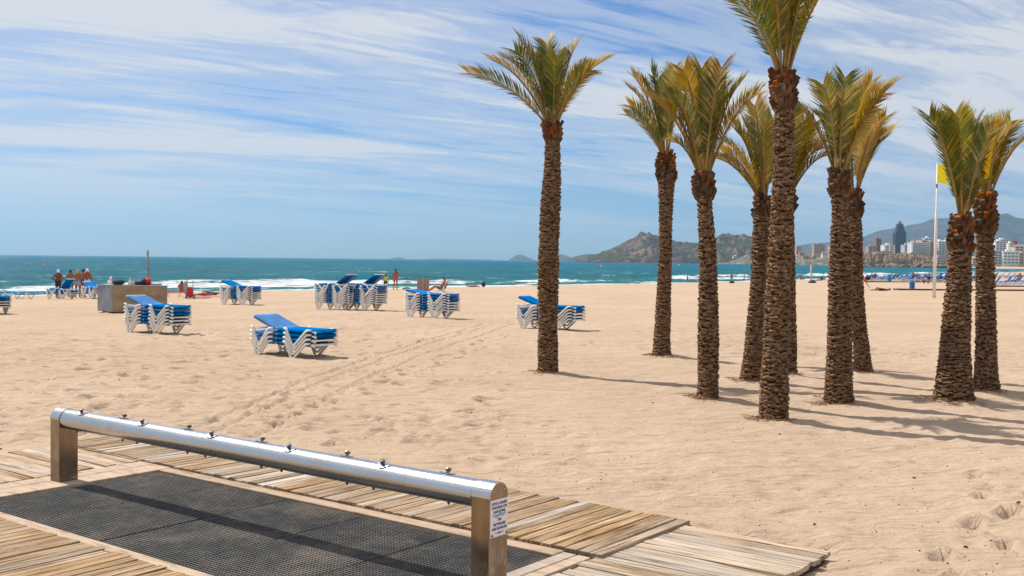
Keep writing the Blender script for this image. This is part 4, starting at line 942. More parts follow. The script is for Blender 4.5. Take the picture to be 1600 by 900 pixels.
def bin_(px, py, hpx, label):
    b = gps(px, py); s_ = hpx * b.y / FPX / .9; t_ = thing('litter_bin', label, 'litter bin', (b.x, b.y, gz(b.x, b.y) - .03), 0, 'blue litter bins'); t_.scale = (s_, s_, s_)
    MB().lathe([(.24, 0), (.245, .04), (.265, .72), (.275, .74), (.275, .78), (.26, .78)], 16).build('body', 'blue_plastic', t_, False)
    MB().lathe([(.28, .782), (.285, .82), (.2, .86), (.16, .862)], 16).build('lid', 'blue_plastic', t_); MB().lathe([(.18, .8625), (.19, .88), (.17, .9)], 14).build('opening', 'bin_dark', t_)
bin_(1425, 453, 14.5, 'larger blue litter bin standing nearer, left of the yellow flag pole'); bin_(1389.5, 440.5, 10.5, 'smaller blue litter bin standing farther, before the far lounger rows')
def walk(a, b_, label, w_=1.2):
    A, B = gps(*a), gps(*b_); d = B - A; d.z = 0; L_ = d.length; t_ = thing('beach_walkway', label, 'walkway', (A.x, A.y, gz(A.x, A.y)), math.atan2(d.y, d.x)); n = max(2, int(L_ / 6))
    for k in range(n):
        x0, x1 = L_ * k / n, L_ * (k + 1) / n - .03; c_ = A + d * ((k + .5) / n); z = gz(c_.x, c_.y) - t_.location.z
        MB().box(x0, x1, 0, w_, z - .05, z + .11).build('deck_panel', 'wood_dark', t_)
    return t_
walk((1404, 453.6), (1640, 455.2), 'long low dark walkway across the sand behind the flag pole')
walk((1352, 441), (1512, 441.6), 'low dark walkway in front of the far lounger rows')
walk((1548, 448.0), (1640, 448.6), 'short low walkway by the lounger row at the right edge', .8)
b = gps(1267, 440.5); t_ = thing('beach_post', 'thin tan post standing on the sand by the water', 'post', (b.x, b.y, gz(b.x, b.y) - .2)); hb = at(1267, 414.5, b.y).z - t_.location.z
MB().tube([(0, 0, 0), (0, 0, hb)], .11, 8).build('shaft', 'pole_tan', t_, True); MB().lathe([(.14, 0), (.14, .08), (.05, .12)], 10, c=(0, 0, hb + .001)).build('cap', 'pole_tan', t_)
def buoy(px, py, D, r, label):
    q = at(px, py, D); q.z = SEA_Z; t_ = thing('buoy', label, 'buoy', q)
    MB().blob((0, 0, r * .35), r, r, r * .8, 12, 8).build('float', 'buoy', t_, True); MB().lathe([(r * .3, r * 1.1), (r * .22, r * 1.5), (r * .1, r * 1.6)], 8).build('top', 'buoy', t_)
buoy(70, 416, FPX * 3.4 / 16.5, .42, 'orange buoy floating at the left'); buoy(939, 417, FPX * 3.4 / 9.5, .75, 'orange buoy floating before the cliff headland'); buoy(1061, 411, 900, 1.0, 'tiny buoy far out right of the slim palm')

# ------------------------------------------------------------------ people
def pose(kind, R):
    """joint positions in metres for a 1.72 m figure facing -y"""
    J = dict(pel=(0, 0, .93), sp=(0, 0, 1.10), ch=(0, .01, 1.30), nk=(0, .01, 1.45), hd=(0, -.015, 1.56), ht=(0, -.01, 1.68), ns=(0, -.10, 1.565))
    for s, n in ((-1, 'l'), (1, 'r')):
        J.update({n + 'sh': (s * .17, .01, 1.38), n + 'el': (s * .23, .03, 1.12), n + 'wr': (s * .25, -.05, .88), n + 'ha': (s * .25, -.08, .80),
                  n + 'hp': (s * .095, 0, .88), n + 'kn': (s * .11, -.02, .49), n + 'an': (s * .12, .02, .09), n + 'to': (s * .14, -.14, .035)})
    def up(**k): J.update(k)
    if kind == 'hips':
        for s, n in ((-1, 'l'), (1, 'r')): up(**{n + 'el': (s * .36, .10, 1.16), n + 'wr': (s * .20, -.02, 1.0), n + 'ha': (s * .14, -.06, .97)})
    elif kind == 'hip_one': up(lel=(-.36, .10, 1.16), lwr=(-.2, -.02, 1.0), lha=(-.14, -.05, .97), ran=(.15, .04, .09), rto=(.19, -.11, .035))
    elif kind == 'folded':
        up(lel=(-.25, -.05, 1.14), lwr=(.02, -.2, 1.18), lha=(.10, -.2, 1.2), rel=(.25, -.05, 1.12), rwr=(-.02, -.21, 1.13), rha=(-.1, -.2, 1.14))
    elif kind == 'walk':
        up(lkn=(-.1, -.22, .52), lan=(-.1, -.26, .10), lto=(-.1, -.42, .06), rkn=(.1, .08, .48), ran=(.1, .38, .14), rto=(.1, .32, .02),
           lel=(-.22, .14, 1.13), lwr=(-.22, .10, .89), lha=(-.22, .08, .81), rel=(.22, -.08, 1.14), rwr=(.2, -.28, .98), rha=(.19, -.35, .95))
    elif kind == 'sit':       # on the sand, knees up, leaning back a little
        up(pel=(0, 0, .13), sp=(0, .06, .30), ch=(0, .10, .50), nk=(0, .11, .65), hd=(0, .08, .76), ht=(0, .08, .88), ns=(0, -.005, .765))
        for s, n in ((-1, 'l'), (1, 'r')): up(**{n + 'sh': (s * .17, .11, .58), n + 'el': (s * .24, -.05, .42), n + 'wr': (s * .16, -.27, .44), n + 'ha': (s * .12, -.34, .46), n + 'hp': (s * .1, -.03, .12), n + 'kn': (s * .13, -.38, .42), n + 'an': (s * .12, -.58, .09), n + 'to': (s * .13, -.74, .04)})
    elif kind == 'chair':     # in a low chair, legs stretched
        up(pel=(0, 0, .33), sp=(0, .09, .48), ch=(0, .19, .66), nk=(0, .24, .80), hd=(0, .22, .91), ht=(0, .23, 1.03), ns=(0, .13, .91))
        for s, n in ((-1, 'l'), (1, 'r')): up(**{n + 'sh': (s * .17, .22, .73), n + 'el': (s * .25, .08, .52), n + 'wr': (s * .2, -.14, .50), n + 'ha': (s * .15, -.2, .52), n + 'hp': (s * .1, -.03, .32), n + 'kn': (s * .13, -.42, .44), n + 'an': (s * .14, -.78, .16), n + 'to': (s * .15, -.92, .22)})
    elif kind in ('lie', 'prone'):
        f = 1 if kind == 'lie' else -1
        up(pel=(0, 0, .12), sp=(0, .17, .12), ch=(0, .37, .12), nk=(0, .52, .12), hd=(0, .63, .14), ht=(0, .75, .14), ns=(0, .635, .14 + .09 * f))
        for s, n in ((-1, 'l'), (1, 'r')): up(**{n + 'sh': (s * .17, .45, .11), n + 'el': (s * .27, .22, .07), n + 'wr': (s * .30, -.02, .05), n + 'ha': (s * .3, -.1, .05), n + 'hp': (s * .095, -.05, .11), n + 'kn': (s * .12, -.44, .10 if s < 0 else (.28 if f > 0 else .10)), n + 'an': (s * .13, -.84 if s < 0 or f < 0 else -.66, .07), n + 'to': (s * .16, -.93 if s < 0 or f < 0 else -.8, .12 if f > 0 else .03)})
    return {k: Vector(v) for k, v in J.items()}
RAD = dict(pel=(.155, .115), sp=(.135, .10), ch=(.165, .115), nk=(.055, .055), hd=(.078, .092), ht=(.055, .065), ns=(.014, .014), sh=(.062, .062), el=(.042, .042), wr=(.028, .028), ha=(.03, .02), hp=(.095, .095), kn=(.056, .056), an=(.037, .037), to=(.032, .024))
EDG = [('pel', 'sp'), ('sp', 'ch'), ('ch', 'nk'), ('nk', 'hd'), ('hd', 'ht'), ('hd', 'ns')] + [(a if a in ('ch', 'pel') else n + a, n + b_) for n in 'lr' for a, b_ in (('ch', 'sh'), ('sh', 'el'), ('el', 'wr'), ('wr', 'ha'), ('pel', 'hp'), ('hp', 'kn'), ('kn', 'an'), ('an', 'to'))]
def person(px, py, hpx, kind, face, label, skin='skin', hair='hair_dark', cap=None, bottom='cloth_navy', top=None, group=None, cut=.30, D=None, lift=0.0, seed=0):
    """face: heading in degrees (0 looks to the camera, 180 out to sea)"""
    R = random.Random(seed + int(px)); J = pose(kind, R)
    names = list(J); idx = {n: i for i, n in enumerate(names)}; vs = [J[n] for n in names]; es = [(idx[a], idx[b_]) for a, b_ in EDG]; rad = [RAD[n if n in RAD else n[1:]] for n in names]
    for n in 'lr':            # thumb and four fingers, each its own short chain from the palm
        w_, h_ = J[n + 'wr'], J[n + 'ha']; d = (h_ - w_).normalized(); sd = d.cross(Vector((0, 1, .3))).normalized()
        for q in range(5):
            o_ = (q - 2) * .017; ln = (.055, .075, .08, .072, .055)[q]
            if q == 0: a = w_.lerp(h_, .6) + sd * -.03; b_ = a + d * .03 - sd * .03
            else: a = h_ + sd * o_ + d * .03; b_ = a + d * ln * .9 + Vector((0, -.012, 0))
            k = len(vs); vs += [a, b_]; es += [(idx[n + 'ha'], k), (k, k + 1)]; rad += [(.011, .011), (.008, .008)]
    me_ = bpy.data.meshes.new('body'); me_.from_pydata(vs, es, [])
    o = bpy.data.objects.new('body', me_); COL.objects.link(o)
    sk = o.modifiers.new('skin', 'SKIN'); sk.use_smooth_shade = True
    for i, r_ in enumerate(rad): me_.skin_vertices[0].data[i].radius = r_
    me_.skin_vertices[0].data[idx['pel']].use_root = True
    ss = o.modifiers.new('sub', 'SUBSURF'); ss.levels = 1; ss.render_levels = 1
    dg = bpy.context.evaluated_depsgraph_get(); body = bpy.data.meshes.new_from_object(o.evaluated_get(dg)); COL.objects.unlink(o); bpy.data.objects.remove(o)
    body.materials.clear(); body.materials.append(MATS[skin])
    for q in body.polygons: q.use_smooth = True
    p = gps(px, py) if D is None else at(px, py, D)
    z = gz(p.x, p.y) if D is None else p.z
    hm = {'sit': .90, 'chair': 1.05, 'lie': None, 'prone': None}.get(kind, 1.72)
    s_ = 1.0 if hm is None or hpx is None else hpx * p.y / FPX / hm
    s_ = max(.80, min(1.14, s_))
    root = thing('person', label, 'person', (p.x, p.y, z - .015 + lift), math.radians(face), group); root.scale = (s_, s_, s_)
    put(bpy.data.objects.new('body', body), root)
    def near_bone(c_):
        best = (9, None, 0)
        for a, b_ in EDG:
            A, B = J[a], J[b_]; d = B - A; u = max(0, min(1, (c_ - A).dot(d) / d.length_squared)); ds = (A + d * u - c_).length
            if ds < best[0]: best = (ds, (a, b_), u)
        return best
    info = [near_bone(q.center) for q in body.polygons]
    def shell(name, test, mat, thick):
        keep = [i for i, f_ in enumerate(info) if test(f_, body.polygons[i].center)]
        if not keep: return
        used = {}; v2 = []; f2 = []
        for i in keep:
            fc = []
            for v in body.polygons[i].vertices:
                if v not in used: used[v] = len(v2); q = body.vertices[v]; v2.append(q.co + q.normal * thick)
                fc.append(used[v])
            f2.append(fc)
        put(bpy.data.objects.new(name, mesh_from(name, v2, f2, mat, True)), root)
    if bottom: shell('shorts', lambda f_, c_: (f_[1] == ('pel', 'sp') and f_[2] < .55) or f_[1] in (('pel', 'lhp'), ('pel', 'rhp')) or (f_[1][0] in ('lhp', 'rhp') and f_[2] < cut), bottom, .012)
    if top: shell('shirt', lambda f_, c_: f_[1] in (('pel', 'sp'), ('sp', 'ch'), ('ch', 'lsh'), ('ch', 'rsh')) and not (f_[1] == ('pel', 'sp') and f_[2] < .5) or (f_[1] == ('ch', 'nk') and f_[2] < .5) or (f_[1][0] in ('lsh', 'rsh') and f_[2] < .5), top, .014)
    hd = J['hd']; nd = (J['ns'] - hd).normalized(); ud = (J['ht'] - hd).normalized()
    shell('cap' if cap else 'hair', lambda f_, c_: f_[1] in (('nk', 'hd'), ('hd', 'ht')) and ((c_ - hd).dot(ud) > (.035 if cap else .045) or ((c_ - hd).dot(nd) < -.005 and (c_ - hd).dot(ud) > -.06)), cap or hair, .016)
    return root
GB = 'bathers standing in a group by the loungers'
person(91, 466, 47, 'hips', 170, 'man in white cap and dark shorts standing hands on hips, left of the group', 'skin_brown', cap='cap_white', bottom='cloth_black', group=GB, cut=.35)
person(110, 465, 46, 'stand', 185, 'bare-backed person with short brown hair, second from left in the group', 'skin', bottom='cloth_teal', group=GB)
person(121.5, 466, 47, 'folded', 172, 'bather with blond hair and pale shorts, middle of the group', 'skin', hair='hair_blond', bottom='cloth_grey', group=GB)
person(130, 464, 49, 'stand', 160, 'tall dark-haired bather standing behind the others of the group', 'skin_red', bottom='cloth_navy', group=GB)
person(136.5, 465.5, 48, 'stand', 188, 'bather in white cap and pale shorts, right end of the group', 'skin_red', cap='cap_white', bottom='cloth_white', group=GB)
person(173, 470, 38, 'stand', 150, 'person in white cap mostly hidden behind the counter', 'skin_pale', cap='cap_white', bottom='cloth_grey', top='cloth_white')
person(618, 453.5, 37, 'hip_one', 165, 'sunburnt bather standing alone by the surf, right of the tall stacks', 'skin_red', hair='hair_dark', bottom='towel_red', cut=.15)
person(602.5, 456, 30, 'stand', 200, 'person in yellow-green top behind the right tall stack', 'skin', hair='hair_dark', bottom='cloth_black', top='cloth_green')
person(824, 445, 21, 'walk', 60, 'bather walking along the water edge left of the lone palm', 'skin', hair='hair_blond', bottom='towel_red', cut=.15)
person(1064, 441, 12, 'stand', 170, 'bather in dark shorts at the water edge right of the slim palm', 'skin_red', cap='cap_white', bottom='cloth_navy')
person(1074, 441, 14.5, 'walk', 90, 'bather in red shorts at the water edge right of the slim palm', 'skin_red', bottom='cloth_red', cut=.6)
person(1143, 440.5, 12, 'stand', 190, 'small figure with dark shorts at the water between two palms', 'skin_red', bottom='cloth_navy')
person(1163, 439.5, 13, 'walk', 240, 'pale dressed figure walking at the water between two palms', 'skin', top='cloth_white', bottom='cloth_grey', cut=.8)
person(1170, 438.5, 13, 'stand', 170, 'bather with orange skin beside the pale dressed figure', 'skin_red', cap='buoy', bottom='cloth_grey')
person(1251, 437.5, 8, 'sit', 90, 'bather sitting on the sand left of the tan post', 'skin_red', bottom='cloth_red')
person(1277, 438.5, None, 'lie', 70, 'sunbather lying on the sand right of the tan post', 'skin', bottom='cloth_navy')
person(1284, 438, 8, 'sit', 100, 'dark figure sitting on the sand right of the sunbather', 'skin_brown', top='cloth_navy', bottom='cloth_black')
person(1352, 449.5, 25, 'walk', 270, 'man in white cap, white shirt and red shorts striding with a black bag', 'skin', cap='cap_white', top='cloth_white', bottom='cloth_red', cut=.6)
person(1378, 454.5, None, 'lie', -85, 'sunbather lying flat on the open sand before the walkways', 'skin_red', hair='hair_dark', bottom='cloth_black')
person(1451, 443.0, 18.5, 'stand', 180, 'man in grey shirt and dark shorts standing left of the flag pole', 'skin_red', hair='cloth_grey', top='cloth_grey', bottom='cloth_black', cut=.8)
person(1443, 443, 8, 'sit', 60, 'bather sitting low on the sand beside the man in grey', 'skin_red', bottom='cloth_red', top='cloth_red')
for i, (px, py) in enumerate(((1363, 437), (1367, 437.5), (1426, 436), (1433, 436.5), (1392, 436), (1593, 440.5))):
    person(px, py, None, 'sit', 100 + 40 * i, ('bather sitting up among the far loungers, %s from the left' % ['first', 'second', 'fourth', 'fifth', 'third', 'sixth'][i]), 'skin_red', hair=('hair_dark', 'cap_white')[i % 2], bottom='cloth_navy', lift=.42)
# black bag carried by the striding man
b = gps(1355, 449.5); o = MB().blob((0, 0, 0), .22, .14, .19, 10, 7, .08).build('shoulder_bag', 'cloth_black', None, True); o.location = (b.x, b.y - .25, gz(b.x, b.y) + .88); tag(o, 'black bag held by the striding man in white cap', 'bag')
# sunbathers and belongings right of the counter
def towel(px, py, rz, mat, label, L_=1.7, W_=.75):
    q = gps(px, py); n, m_ = 10, 5; vs = []
    for i in range(n + 1):
        for j in range(m_ + 1):
            u, v = i / n - .5, j / m_ - .5; vs.append((u * L_, v * W_, .018 + .012 * math.sin(i * 2.1 + j * 1.3)))
    o = put(bpy.data.objects.new('towel', mesh_from('towel', vs, [(i * (m_ + 1) + j, (i + 1) * (m_ + 1) + j, (i + 1) * (m_ + 1) + j + 1, i * (m_ + 1) + j + 1) for i in range(n) for j in range(m_)], mat, True)))
    o.location = (q.x, q.y, gz(q.x, q.y) + .03); o.rotation_euler.z = math.radians(rz); md = o.modifiers.new('thickness', 'SOLIDIFY'); md.thickness = .01; tag(o, label, 'towel')
towel(322, 464.5, 8, 'towel_red', 'red towel under the sunbather right of the hand truck'); towel(308, 466, -5, 'towel_blue', 'dark towel on the sand right of the hand truck', 1.5)
person(320, 463.5, None, 'prone', -80, 'sunbather lying on the red towel right of the hand truck', 'skin_red', bottom='cloth_red', lift=.05)
person(330, 461, None, 'lie', -95, 'second sunbather lying nearer the water behind the red towel', 'skin', bottom='cloth_black', lift=.03)
person(284, 462, None, 'sit', 200, 'reclining bather on the low beach bed left of the hand truck', 'skin_red', bottom='towel_red', lift=.18)
q = gps(281, 464); cb = thing('camp_bed', 'low reddish beach bed on thin legs left of the hand truck', 'beach bed', (q.x, q.y, gz(q.x, q.y)), math.radians(5))
MB().box(-.85, .85, -.3, .3, .24, .29).build('mattress', 'towel_red', cb, bevel=.02)
for x in (-.7, 0, .7):
    for y in (-.26, .26): MB().tube([(x - .05, y, -.02), (x + .03, y, .24)], .014, 6).build('leg', 'steel_dark', cb)
q = gps(297, 466.5); ht_ = thing('hand_truck', 'dark hand truck loaded with red bags standing on the sand', 'hand truck', (q.x, q.y, gz(q.x, q.y) - .01), math.radians(12))
for x in (-.16, .16): MB().tube([(x, 0, .1), (x, .02, 1.1)], .016, 7).build('upright', 'steel_dark', ht_)
MB().tube([(-.16, .02, 1.1), (-.14, .03, 1.18), (0, .03, 1.2), (.14, .03, 1.18), (.16, .02, 1.1)], .016, 7).build('handle', 'steel_dark', ht_)
for z in (.35, .7): MB().tube([(-.16, .01, z), (.16, .01, z)], .012, 6).build('crossbar', 'steel_dark', ht_)
for x in (-.22, .22): MB().lathe([(.06, -.03), (.12, -.03), (.13, 0), (.12, .03), (.06, .03)], 16, M=Matrix.Translation((x, .06, .13)) @ Matrix.Rotation(math.pi / 2, 4, 'Y')).build('wheel', 'cloth_black', ht_)
MB().box(-.2, .2, -.24, .0, .08, .1).build('toe_plate', 'steel_dark', ht_)
o = MB().blob((0, 0, .3), .2, .15, .32, 12, 8, .1, 2).build('bag', 'cloth_red', None, True); o.location = (q.x + .03, q.y - .14, gz(q.x, q.y) + .08); tag(o, 'red bag strapped on the hand truck', 'bag')
o = MB().blob((0, 0, .2), .13, .11, .38, 12, 8, .12, 6).build('rolled_jacket', 'cloth_grey', None, True); o.location = (q.x - .2, q.y - .2, gz(q.x, q.y) + .45); tag(o, 'grey jacket hanging on the left of the hand truck', 'jacket')
# windbreak, low chair and its sitter
q = gps(661, 455.5); wb = thing('windbreak', 'dark striped canvas windbreak beside the low chair', 'windbreak', (q.x, q.y, gz(q.x, q.y)), math.radians(-12))
for x in (-.47, 0, .47): MB().tube([(x, .04 * (x == 0), -.05), (x, .04 * (x == 0), 1.08)], .016, 6).build('pole', 'pole_tan', wb)
vs = [(-.47 + .94 * i / 12, -.022 + .05 * math.sin(i / 12 * math.pi), z) for i in range(13) for z in (.05, 1.02)]
o = put(bpy.data.objects.new('canvas', mesh_from('canvas', vs, [(2 * i, 2 * i + 2, 2 * i + 3, 2 * i + 1) for i in range(12)], 'striped_cloth')), wb); o.modifiers.new('thickness', 'SOLIDIFY').thickness = .006
q = gps(690, 457); lc = thing('beach_chair', 'low beach chair with striped fabric back, right of the windbreak', 'beach chair', (q.x, q.y, gz(q.x, q.y)), math.radians(-70))
for x in (-.27, .27): MB().tube([(x, -.35, .02), (x, .22, .28), (x, .48, .95)], .014, 6).build('side_frame', 'steel_dark', lc); MB().tube([(x, .38, .0), (x, -.28, .30)], .014, 6).build('leg', 'steel_dark', lc)
MB().box(-.26, .26, -.25, .22, .25, .27).build('seat', 'striped_chair', lc)
M = Matrix.Translation((0, .22, .28)) @ Matrix.Rotation(math.radians(-21), 4, 'X'); MB().box(-.26, .26, -.012, .012, .02, .70, M=M).build('backrest', 'striped_chair', lc)
r_ = person(689, 457, 27, 'chair', -68, 'dark-haired bather sitting in the striped low chair facing left', 'skin_red', hair='hair_dark', bottom='cloth_teal', lift=-.02)
person(738, 448.2, None, 'lie', 95, 'sunbather lying on the sand right of the striped chair', 'skin_red', bottom='cloth_red')
o = MB().blob((0, 0, .3), .22, .18, .36, 12, 8, .12, 4).build('beach_bag', 'cloth_black', None, True); q = gps(755.5, 448); o.location = (q.x, q.y, gz(q.x, q.y) - .02); tag(o, 'black bag beside the lying sunbather near the surf', 'bag')
o = MB().blob((0, 0, .1), .4, .25, .14, 12, 8, .12, 8).build('rolled_towel', 'cloth_teal', None, True); q = gps(635, 452.5); o.location = (q.x, q.y, gz(q.x, q.y)); tag(o, 'dark folded towel on the sand right of the standing sunburnt bather', 'towel')
o = MB().blob((0, 0, .1), .35, .25, .2, 12, 8, .12, 8).build('bag', 'cloth_black', None, True); q = gps(1143.5, 442.5); o.location = (q.x, q.y, gz(q.x, q.y)); tag(o, 'dark bag on the sand below the small figure between two palms', 'bag')
o = MB().blob((0, 0, .1), .5, .3, .25, 12, 8, .12, 8).build('bag', 'cloth_navy', None, True); q = gps(1269, 442.2); o.location = (q.x, q.y, gz(q.x, q.y)); tag(o, 'dark bag on the sand at the foot of the tan post', 'bag')

# scattered twigs and shell bits on the sand, nobody could count them
mb = MB()
for _ in range(800):
    q = gp(rng.uniform(-20, 1620), 500 + 400 * rng.random() ** 0.8); x, y = q.x, q.y
    s_ = ((x - O2.x) * E1.x + (y - O2.y) * E1.y) / SC; t_ = ((x - O2.x) * E2.x + (y - O2.y) * E2.y) / SC
    if -2.6 < s_ < 7.1 and -5 < t_ < 1.9: continue
    L_ = rng.uniform(.003, .009) * (1 + (rng.random() < .06) * 1.2); a = rng.uniform(0, 6.3); z = gz(x, y)
    M = Matrix.Translation((x, y, z + .002)) @ Matrix.Rotation(a, 4, 'Z'); mb.box(-L_, L_, -L_ * .45, L_ * .45, -.003, L_ * .6, M=M, taper=.6)
o = mb.build('beach_litter', 'debris'); o['kind'] = 'stuff'

# ------------------------------------------------------------------ town
def tower_block(px0, px1, pyt, pyb, D, wall, label, floors, glass='glass_dark', group='far town buildings', roof=None, balcony=False, depth=14, bays=0):
    a, b_, t_ = at(px0, pyb, D), at(px1, pyb, D), at((px0 + px1) / 2, pyt, D)
    W_ = b_.x - a.x; H_ = t_.z - a.z; root = thing('building', label, 'building', ((a.x + b_.x) / 2, D, a.z), 0, group)
    MB().box(-W_ / 2, W_ / 2, 0, depth, -6, H_).build('wall', wall, root)
    fh = H_ / floors
    for f in range(floors):
        z0 = f * fh
        n = bays or max(2, int(W_ / 4.2)); mb = MB(); bwid = W_ * .94 / n
        for k in range(n): x0 = -W_ * .47 + k * bwid; mb.box(x0 + bwid * .14, x0 + bwid * .86, -.12, -.02, z0 + fh * .28, z0 + fh * .80)
        for k in range(max(2, int(depth / 5))): y0 = depth * (k + .2) / max(2, int(depth / 5)); mb.box(-W_ / 2 - .1, -W_ / 2 - .02, y0, y0 + 1.8, z0 + fh * .28, z0 + fh * .8)
        mb.build('window_row', glass, root)['kind'] = 'stuff'
        if balcony: MB().box(-W_ * .48, W_ * .48, -1.5, -.005, z0 + fh * .02, z0 + fh * .20).build('balcony', wall, root)
    if roof:
        MB().prism([(-.6, H_ + .02), (depth + .6, H_ + .02), (depth / 2, H_ + min(4, H_ * .25))], -W_ / 2 - .5, W_ / 2 + .5).build('roof', roof, root)
    else:
        MB().box(-W_ / 2 - .25, W_ / 2 + .25, -.25, depth + .25, H_ + .01, H_ + .5).build('parapet', wall, root)
        MB().box(-W_ * .2, W_ * .12, depth * .3, depth * .6, H_ + .52, H_ + 2.6).build('roof_house', wall, root)
    return root
# dark tower with stepped shoulders
a = at(1405, 394, 1900); k = 1900 / FPX
tw = thing('skyscraper', 'tall dark glass tower with stepped narrow crown', 'skyscraper', (a.x, 1900, a.z))
def slab(w0, w1, py0, py1, name, mat):
    z0, z1 = (394 - py0) * k, (394 - py1) * k
    MB().add([(sx_ * w * k / 2, sy_ * w * k / 2 * .8, z) for z, w in ((z0, w0), (z1, w1)) for sx_, sy_ in ((-1, -1), (1, -1), (1, 1), (-1, 1))], [(3, 2, 1, 0), (4, 5, 6, 7)] + [(i, (i + 1) % 4, 4 + (i + 1) % 4, 4 + i) for i in range(4)]).build(name, mat, tw)
slab(15, 16, 398, 380, 'lower_shaft', 'tower_glass'); slab(16, 16.5, 379.9, 364.5, 'upper_shaft', 'tower_glass'); slab(16.5, 11.5, 364.4, 358.5, 'shoulder', 'tower_glass'); slab(11, 9, 358.4, 350.5, 'neck', 'tower_glass'); slab(7, 5, 350.4, 347.5, 'crown', 'wall_brown'); slab(3, 1.5, 347.4, 344.5, 'finial', 'roof_tile')
for i in range(13):
    z = (394 - (394 - 27 * i / 12.0)) * k; MB().box(-8.1 * k, 8.1 * k, -8.4 * .8 * k, -8.3 * .8 * k, z, z + .9).build('floor_band', 'glass_dark', tw)
tower_block(1425, 1453, 379.5, 401.5, 1140, 'wall_white', 'white hotel with rows of green glass balconies on the promontory', 7, 'glass_teal', None, balcony=True, bays=9)
tower_block(1427, 1449, 375.5, 379.4, 1146, 'wall_cream', 'upper storey with red roof set back on the white hotel', 1, 'glass_dark', None, roof='roof_red', depth=8)
tower_block(1445, 1456, 372.5, 379.0, 1158, 'wall_white', 'white rooftop block above the white hotel', 2, 'glass_dark', None, depth=8)
tower_block(1453.2, 1461, 378.5, 401, 1142, 'wall_tan', 'tan block joined to the right side of the white hotel', 7, 'glass_dark', None)
tower_block(1466, 1476, 377.5, 402, 1150, 'wall_white', 'white and glass block just right of the flag pole', 8, 'glass_teal', None, balcony=True)
tower_block(1477, 1489, 376, 408, 1150, 'wall_white', 'white balcony block left of the broad palm trunk', 10, 'glass_teal', None, balcony=True)
tower_block(1464, 1475, 402.5, 414, 1100, 'wall_grey', 'low grey terrace building under the white blocks by the rocks', 3, 'glass_dark', None)
tower_block(1369, 1377, 373, 394, 1500, 'wall_brown', 'slim brown tower left of the dark skyscraper', 11, 'glass_dark', None)
tower_block(1357, 1369, 385, 395, 1480, 'wall_tan', 'tan block left of the slim brown tower', 5, 'glass_dark', None)
tower_block(1382, 1398, 383.5, 394, 1300, 'wall_white', 'wide white block at the foot of the dark skyscraper', 4, 'glass_dark', None)
tower_block(1413.5, 1424, 383, 396, 1350, 'wall_grey', 'dark grey block right of the dark skyscraper', 5, 'glass_dark', None)
tower_block(1272, 1289, 382, 396, 1850, 'wall_tan', 'broad brown block on the village slope', 6, 'glass_dark', None)
tower_block(1297, 1304, 384, 398, 1900, 'wall_grey', 'slim pale block behind the bushy palm', 6, 'glass_dark', None)
tower_block(1244, 1252, 385, 401, 1850, 'wall_pink', 'pinkish block on the slope beside the tallest palm', 6, 'glass_dark', None)
tower_block(1519, 1530, 380, 404, 1300, 'concrete', 'blank concrete block between the two right palms', 6, 'glass_dark', None)
tower_block(1524, 1527.5, 352, 379.5, 2400, 'wall_grey', 'slender far tower between the two right palms', 20, 'glass_dark', None)
tower_block(1556, 1572, 377, 394, 1400, 'wall_white', 'stepped white block right of the right palm', 5, 'glass_dark', None)
tower_block(1560, 1576, 374.5, 392, 1450, 'wall_white', 'taller white block behind the stepped white block', 6, 'glass_dark', None)
tower_block(1577, 1585, 380, 395, 1420, 'wall_white', 'white narrow block near the right edge', 5, 'glass_dark', None)
tower_block(1583, 1589, 377, 392, 1500, 'roof_red', 'red-brown block near the right edge', 5, 'glass_dark', None)
tower_block(1567, 1592, 393.5, 413, 1250, 'wall_white', 'white building with long balconies behind the far beach', 4, 'glass_teal', None, balcony=True)
tower_block(1553, 1566, 393, 413, 1255, 'wall_grey', 'grey building beside the right palm behind the far beach', 5, 'glass_dark', None)
tower_block(1592.5, 1612, 396, 413, 1250, 'wall_tan', 'tan building at the right edge behind the far beach', 4, 'glass_dark', None)
tower_block(1586, 1606, 385, 396, 1380, 'wall_cream', 'cream building higher up at the right edge', 3, 'glass_dark', None, roof='roof_tile')
tower_block(1519, 1533, 404, 416, 1120, 'wall_cream', 'low cream building between the two right palms', 3, 'glass_dark', None)
cols = ['wall_white', 'wall_cream', 'wall_white', 'wall_grey', 'wall_tan', 'wall_pink']
cname = dict(wall_white='white', wall_cream='cream', wall_grey='grey', wall_tan='tan', wall_pink='pink')
for n_, lo, hi, b0_, b1_, D, sl_ in ((26, 1242, 1345, 398, 409, 1830, 'the left village slope'), (20, 1500, 1625, 395, 405, 1400, 'the town slope at the right')):
    for i, px in enumerate(sorted(rng.uniform(lo, hi) for _ in range(n_))):
        w_ = rng.uniform(3, 8); h_ = rng.uniform(2.2, 5); pb = rng.uniform(b0_, b1_); wc = rng.choice(cols)
        tower_block(px, px + w_, pb - h_, pb, D + rng.uniform(-30, 10), wc, 'small %s house, %s from the left on %s' % (cname[wc], ordinal(i + 1), sl_), 2, group='small houses on ' + sl_, roof=rng.choice([None, 'roof_tile', None]), depth=9)
for i in range(4): tower_block(1146 + i * 9, 1153 + i * 9, 400 + (i % 2) * 2, 407, 2290, 'wall_white', '%s from the left of the white houses under the cliff headland' % ordinal(i + 1), 3, group='white houses under the cliff', depth=12)
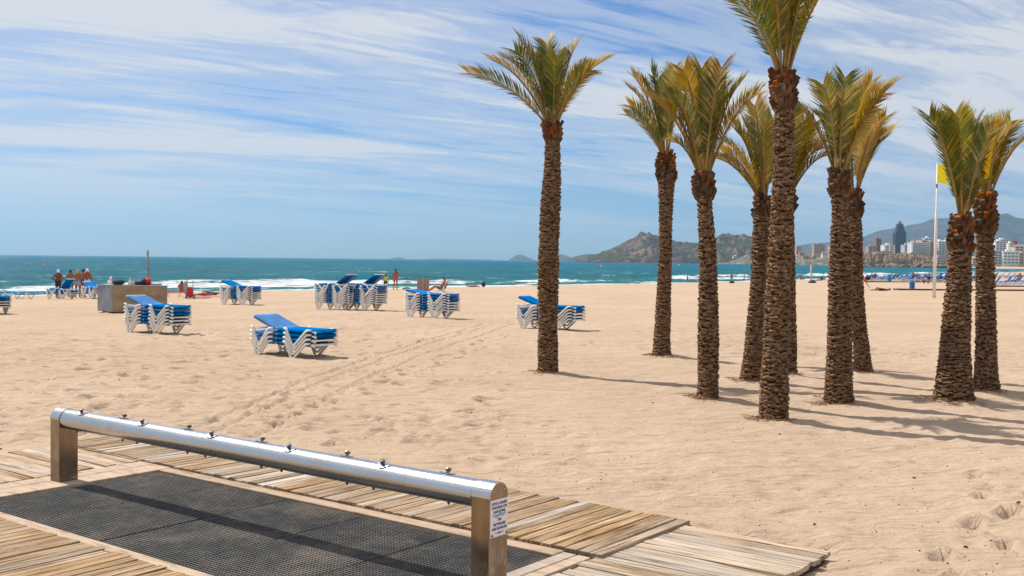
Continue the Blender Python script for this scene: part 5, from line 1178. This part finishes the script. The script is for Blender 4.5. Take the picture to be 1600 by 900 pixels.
# big broken blocks of the promontory
blk = []
for q in range(5):
    mb = MB(); mb.blob((0, 0, 0), 1, .8, .9, 7, 5, .30, q + 60); blk.append(mb.mesh('rock_outcrop', 'promontory_rock'))
for i, px in enumerate(sorted(rng.uniform(1346, 1490) for _ in range(90))):
    u = rng.random(); hmax = float(np.interp(px, [1343, 1350, 1362, 1388, 1426, 1444, 1470, 1490], [5, 9, 13, 15.5, 14, 10.5, 9, 4])); b = at(px, 410, 1130 - 26 * u); s_ = rng.uniform(1.8, 4.6)
    o = put(bpy.data.objects.new('rock_outcrop', rng.choice(blk))); o.location = (b.x, b.y, SEA_Z + hmax * (1 - u ** 1.25) ** .5 - s_ * .35); o.scale = (s_, s_, s_ * rng.uniform(.7, 1.4)); o.rotation_euler = (rng.uniform(-.4, .4), rng.uniform(-.4, .4), rng.uniform(0, 6.3))
    tag(o, '%s broken rock block from the left on the promontory slope' % ordinal(i + 1), 'rock', 'rock blocks of the promontory')
# boulders along the foot of the promontory
bv = []
for q in range(4):
    mb = MB(); mb.blob((0, 0, .5), 1, .8, .8, 8, 6, .22, q + 30); bv.append(mb.mesh('boulder', 'promontory_rock'))
for i, px in enumerate(sorted(rng.uniform(1347, 1512) for _ in range(60))):
    b = at(px, 416.2, 1090 + rng.uniform(-6, 14)); s_ = rng.uniform(1.2, 3.2)
    o = put(bpy.data.objects.new('boulder', rng.choice(bv))); o.location = (b.x, b.y, SEA_Z - .3); o.scale = (s_, s_, s_ * rng.uniform(.7, 1.2)); o.rotation_euler.z = rng.uniform(0, 6.3)
    tag(o, '%s boulder from the left at the water under the rocky promontory' % ordinal(i + 1), 'boulder', 'boulders under the promontory')

# ------------------------------------------------------------------ sea air
hz = MB().box(-10300, 10300, -900, 10400, -12, 460).build('haze', 'sand'); hz['kind'] = 'stuff'; hz.data.materials.clear()
m = bpy.data.materials.new('haze'); m.use_nodes = True; m.node_tree.nodes.clear()
t = NT(m.node_tree); vo = t.new('ShaderNodeOutputMaterial'); pv = t.new('ShaderNodeVolumePrincipled')
pv.inputs['Color'].default_value = (0.42, 0.70, 1.0, 1); pv.inputs['Density'].default_value = 9e-5; pv.inputs['Anisotropy'].default_value = 0.25
t.link(pv.outputs[0], vo.inputs['Volume']); hz.data.materials.append(m)
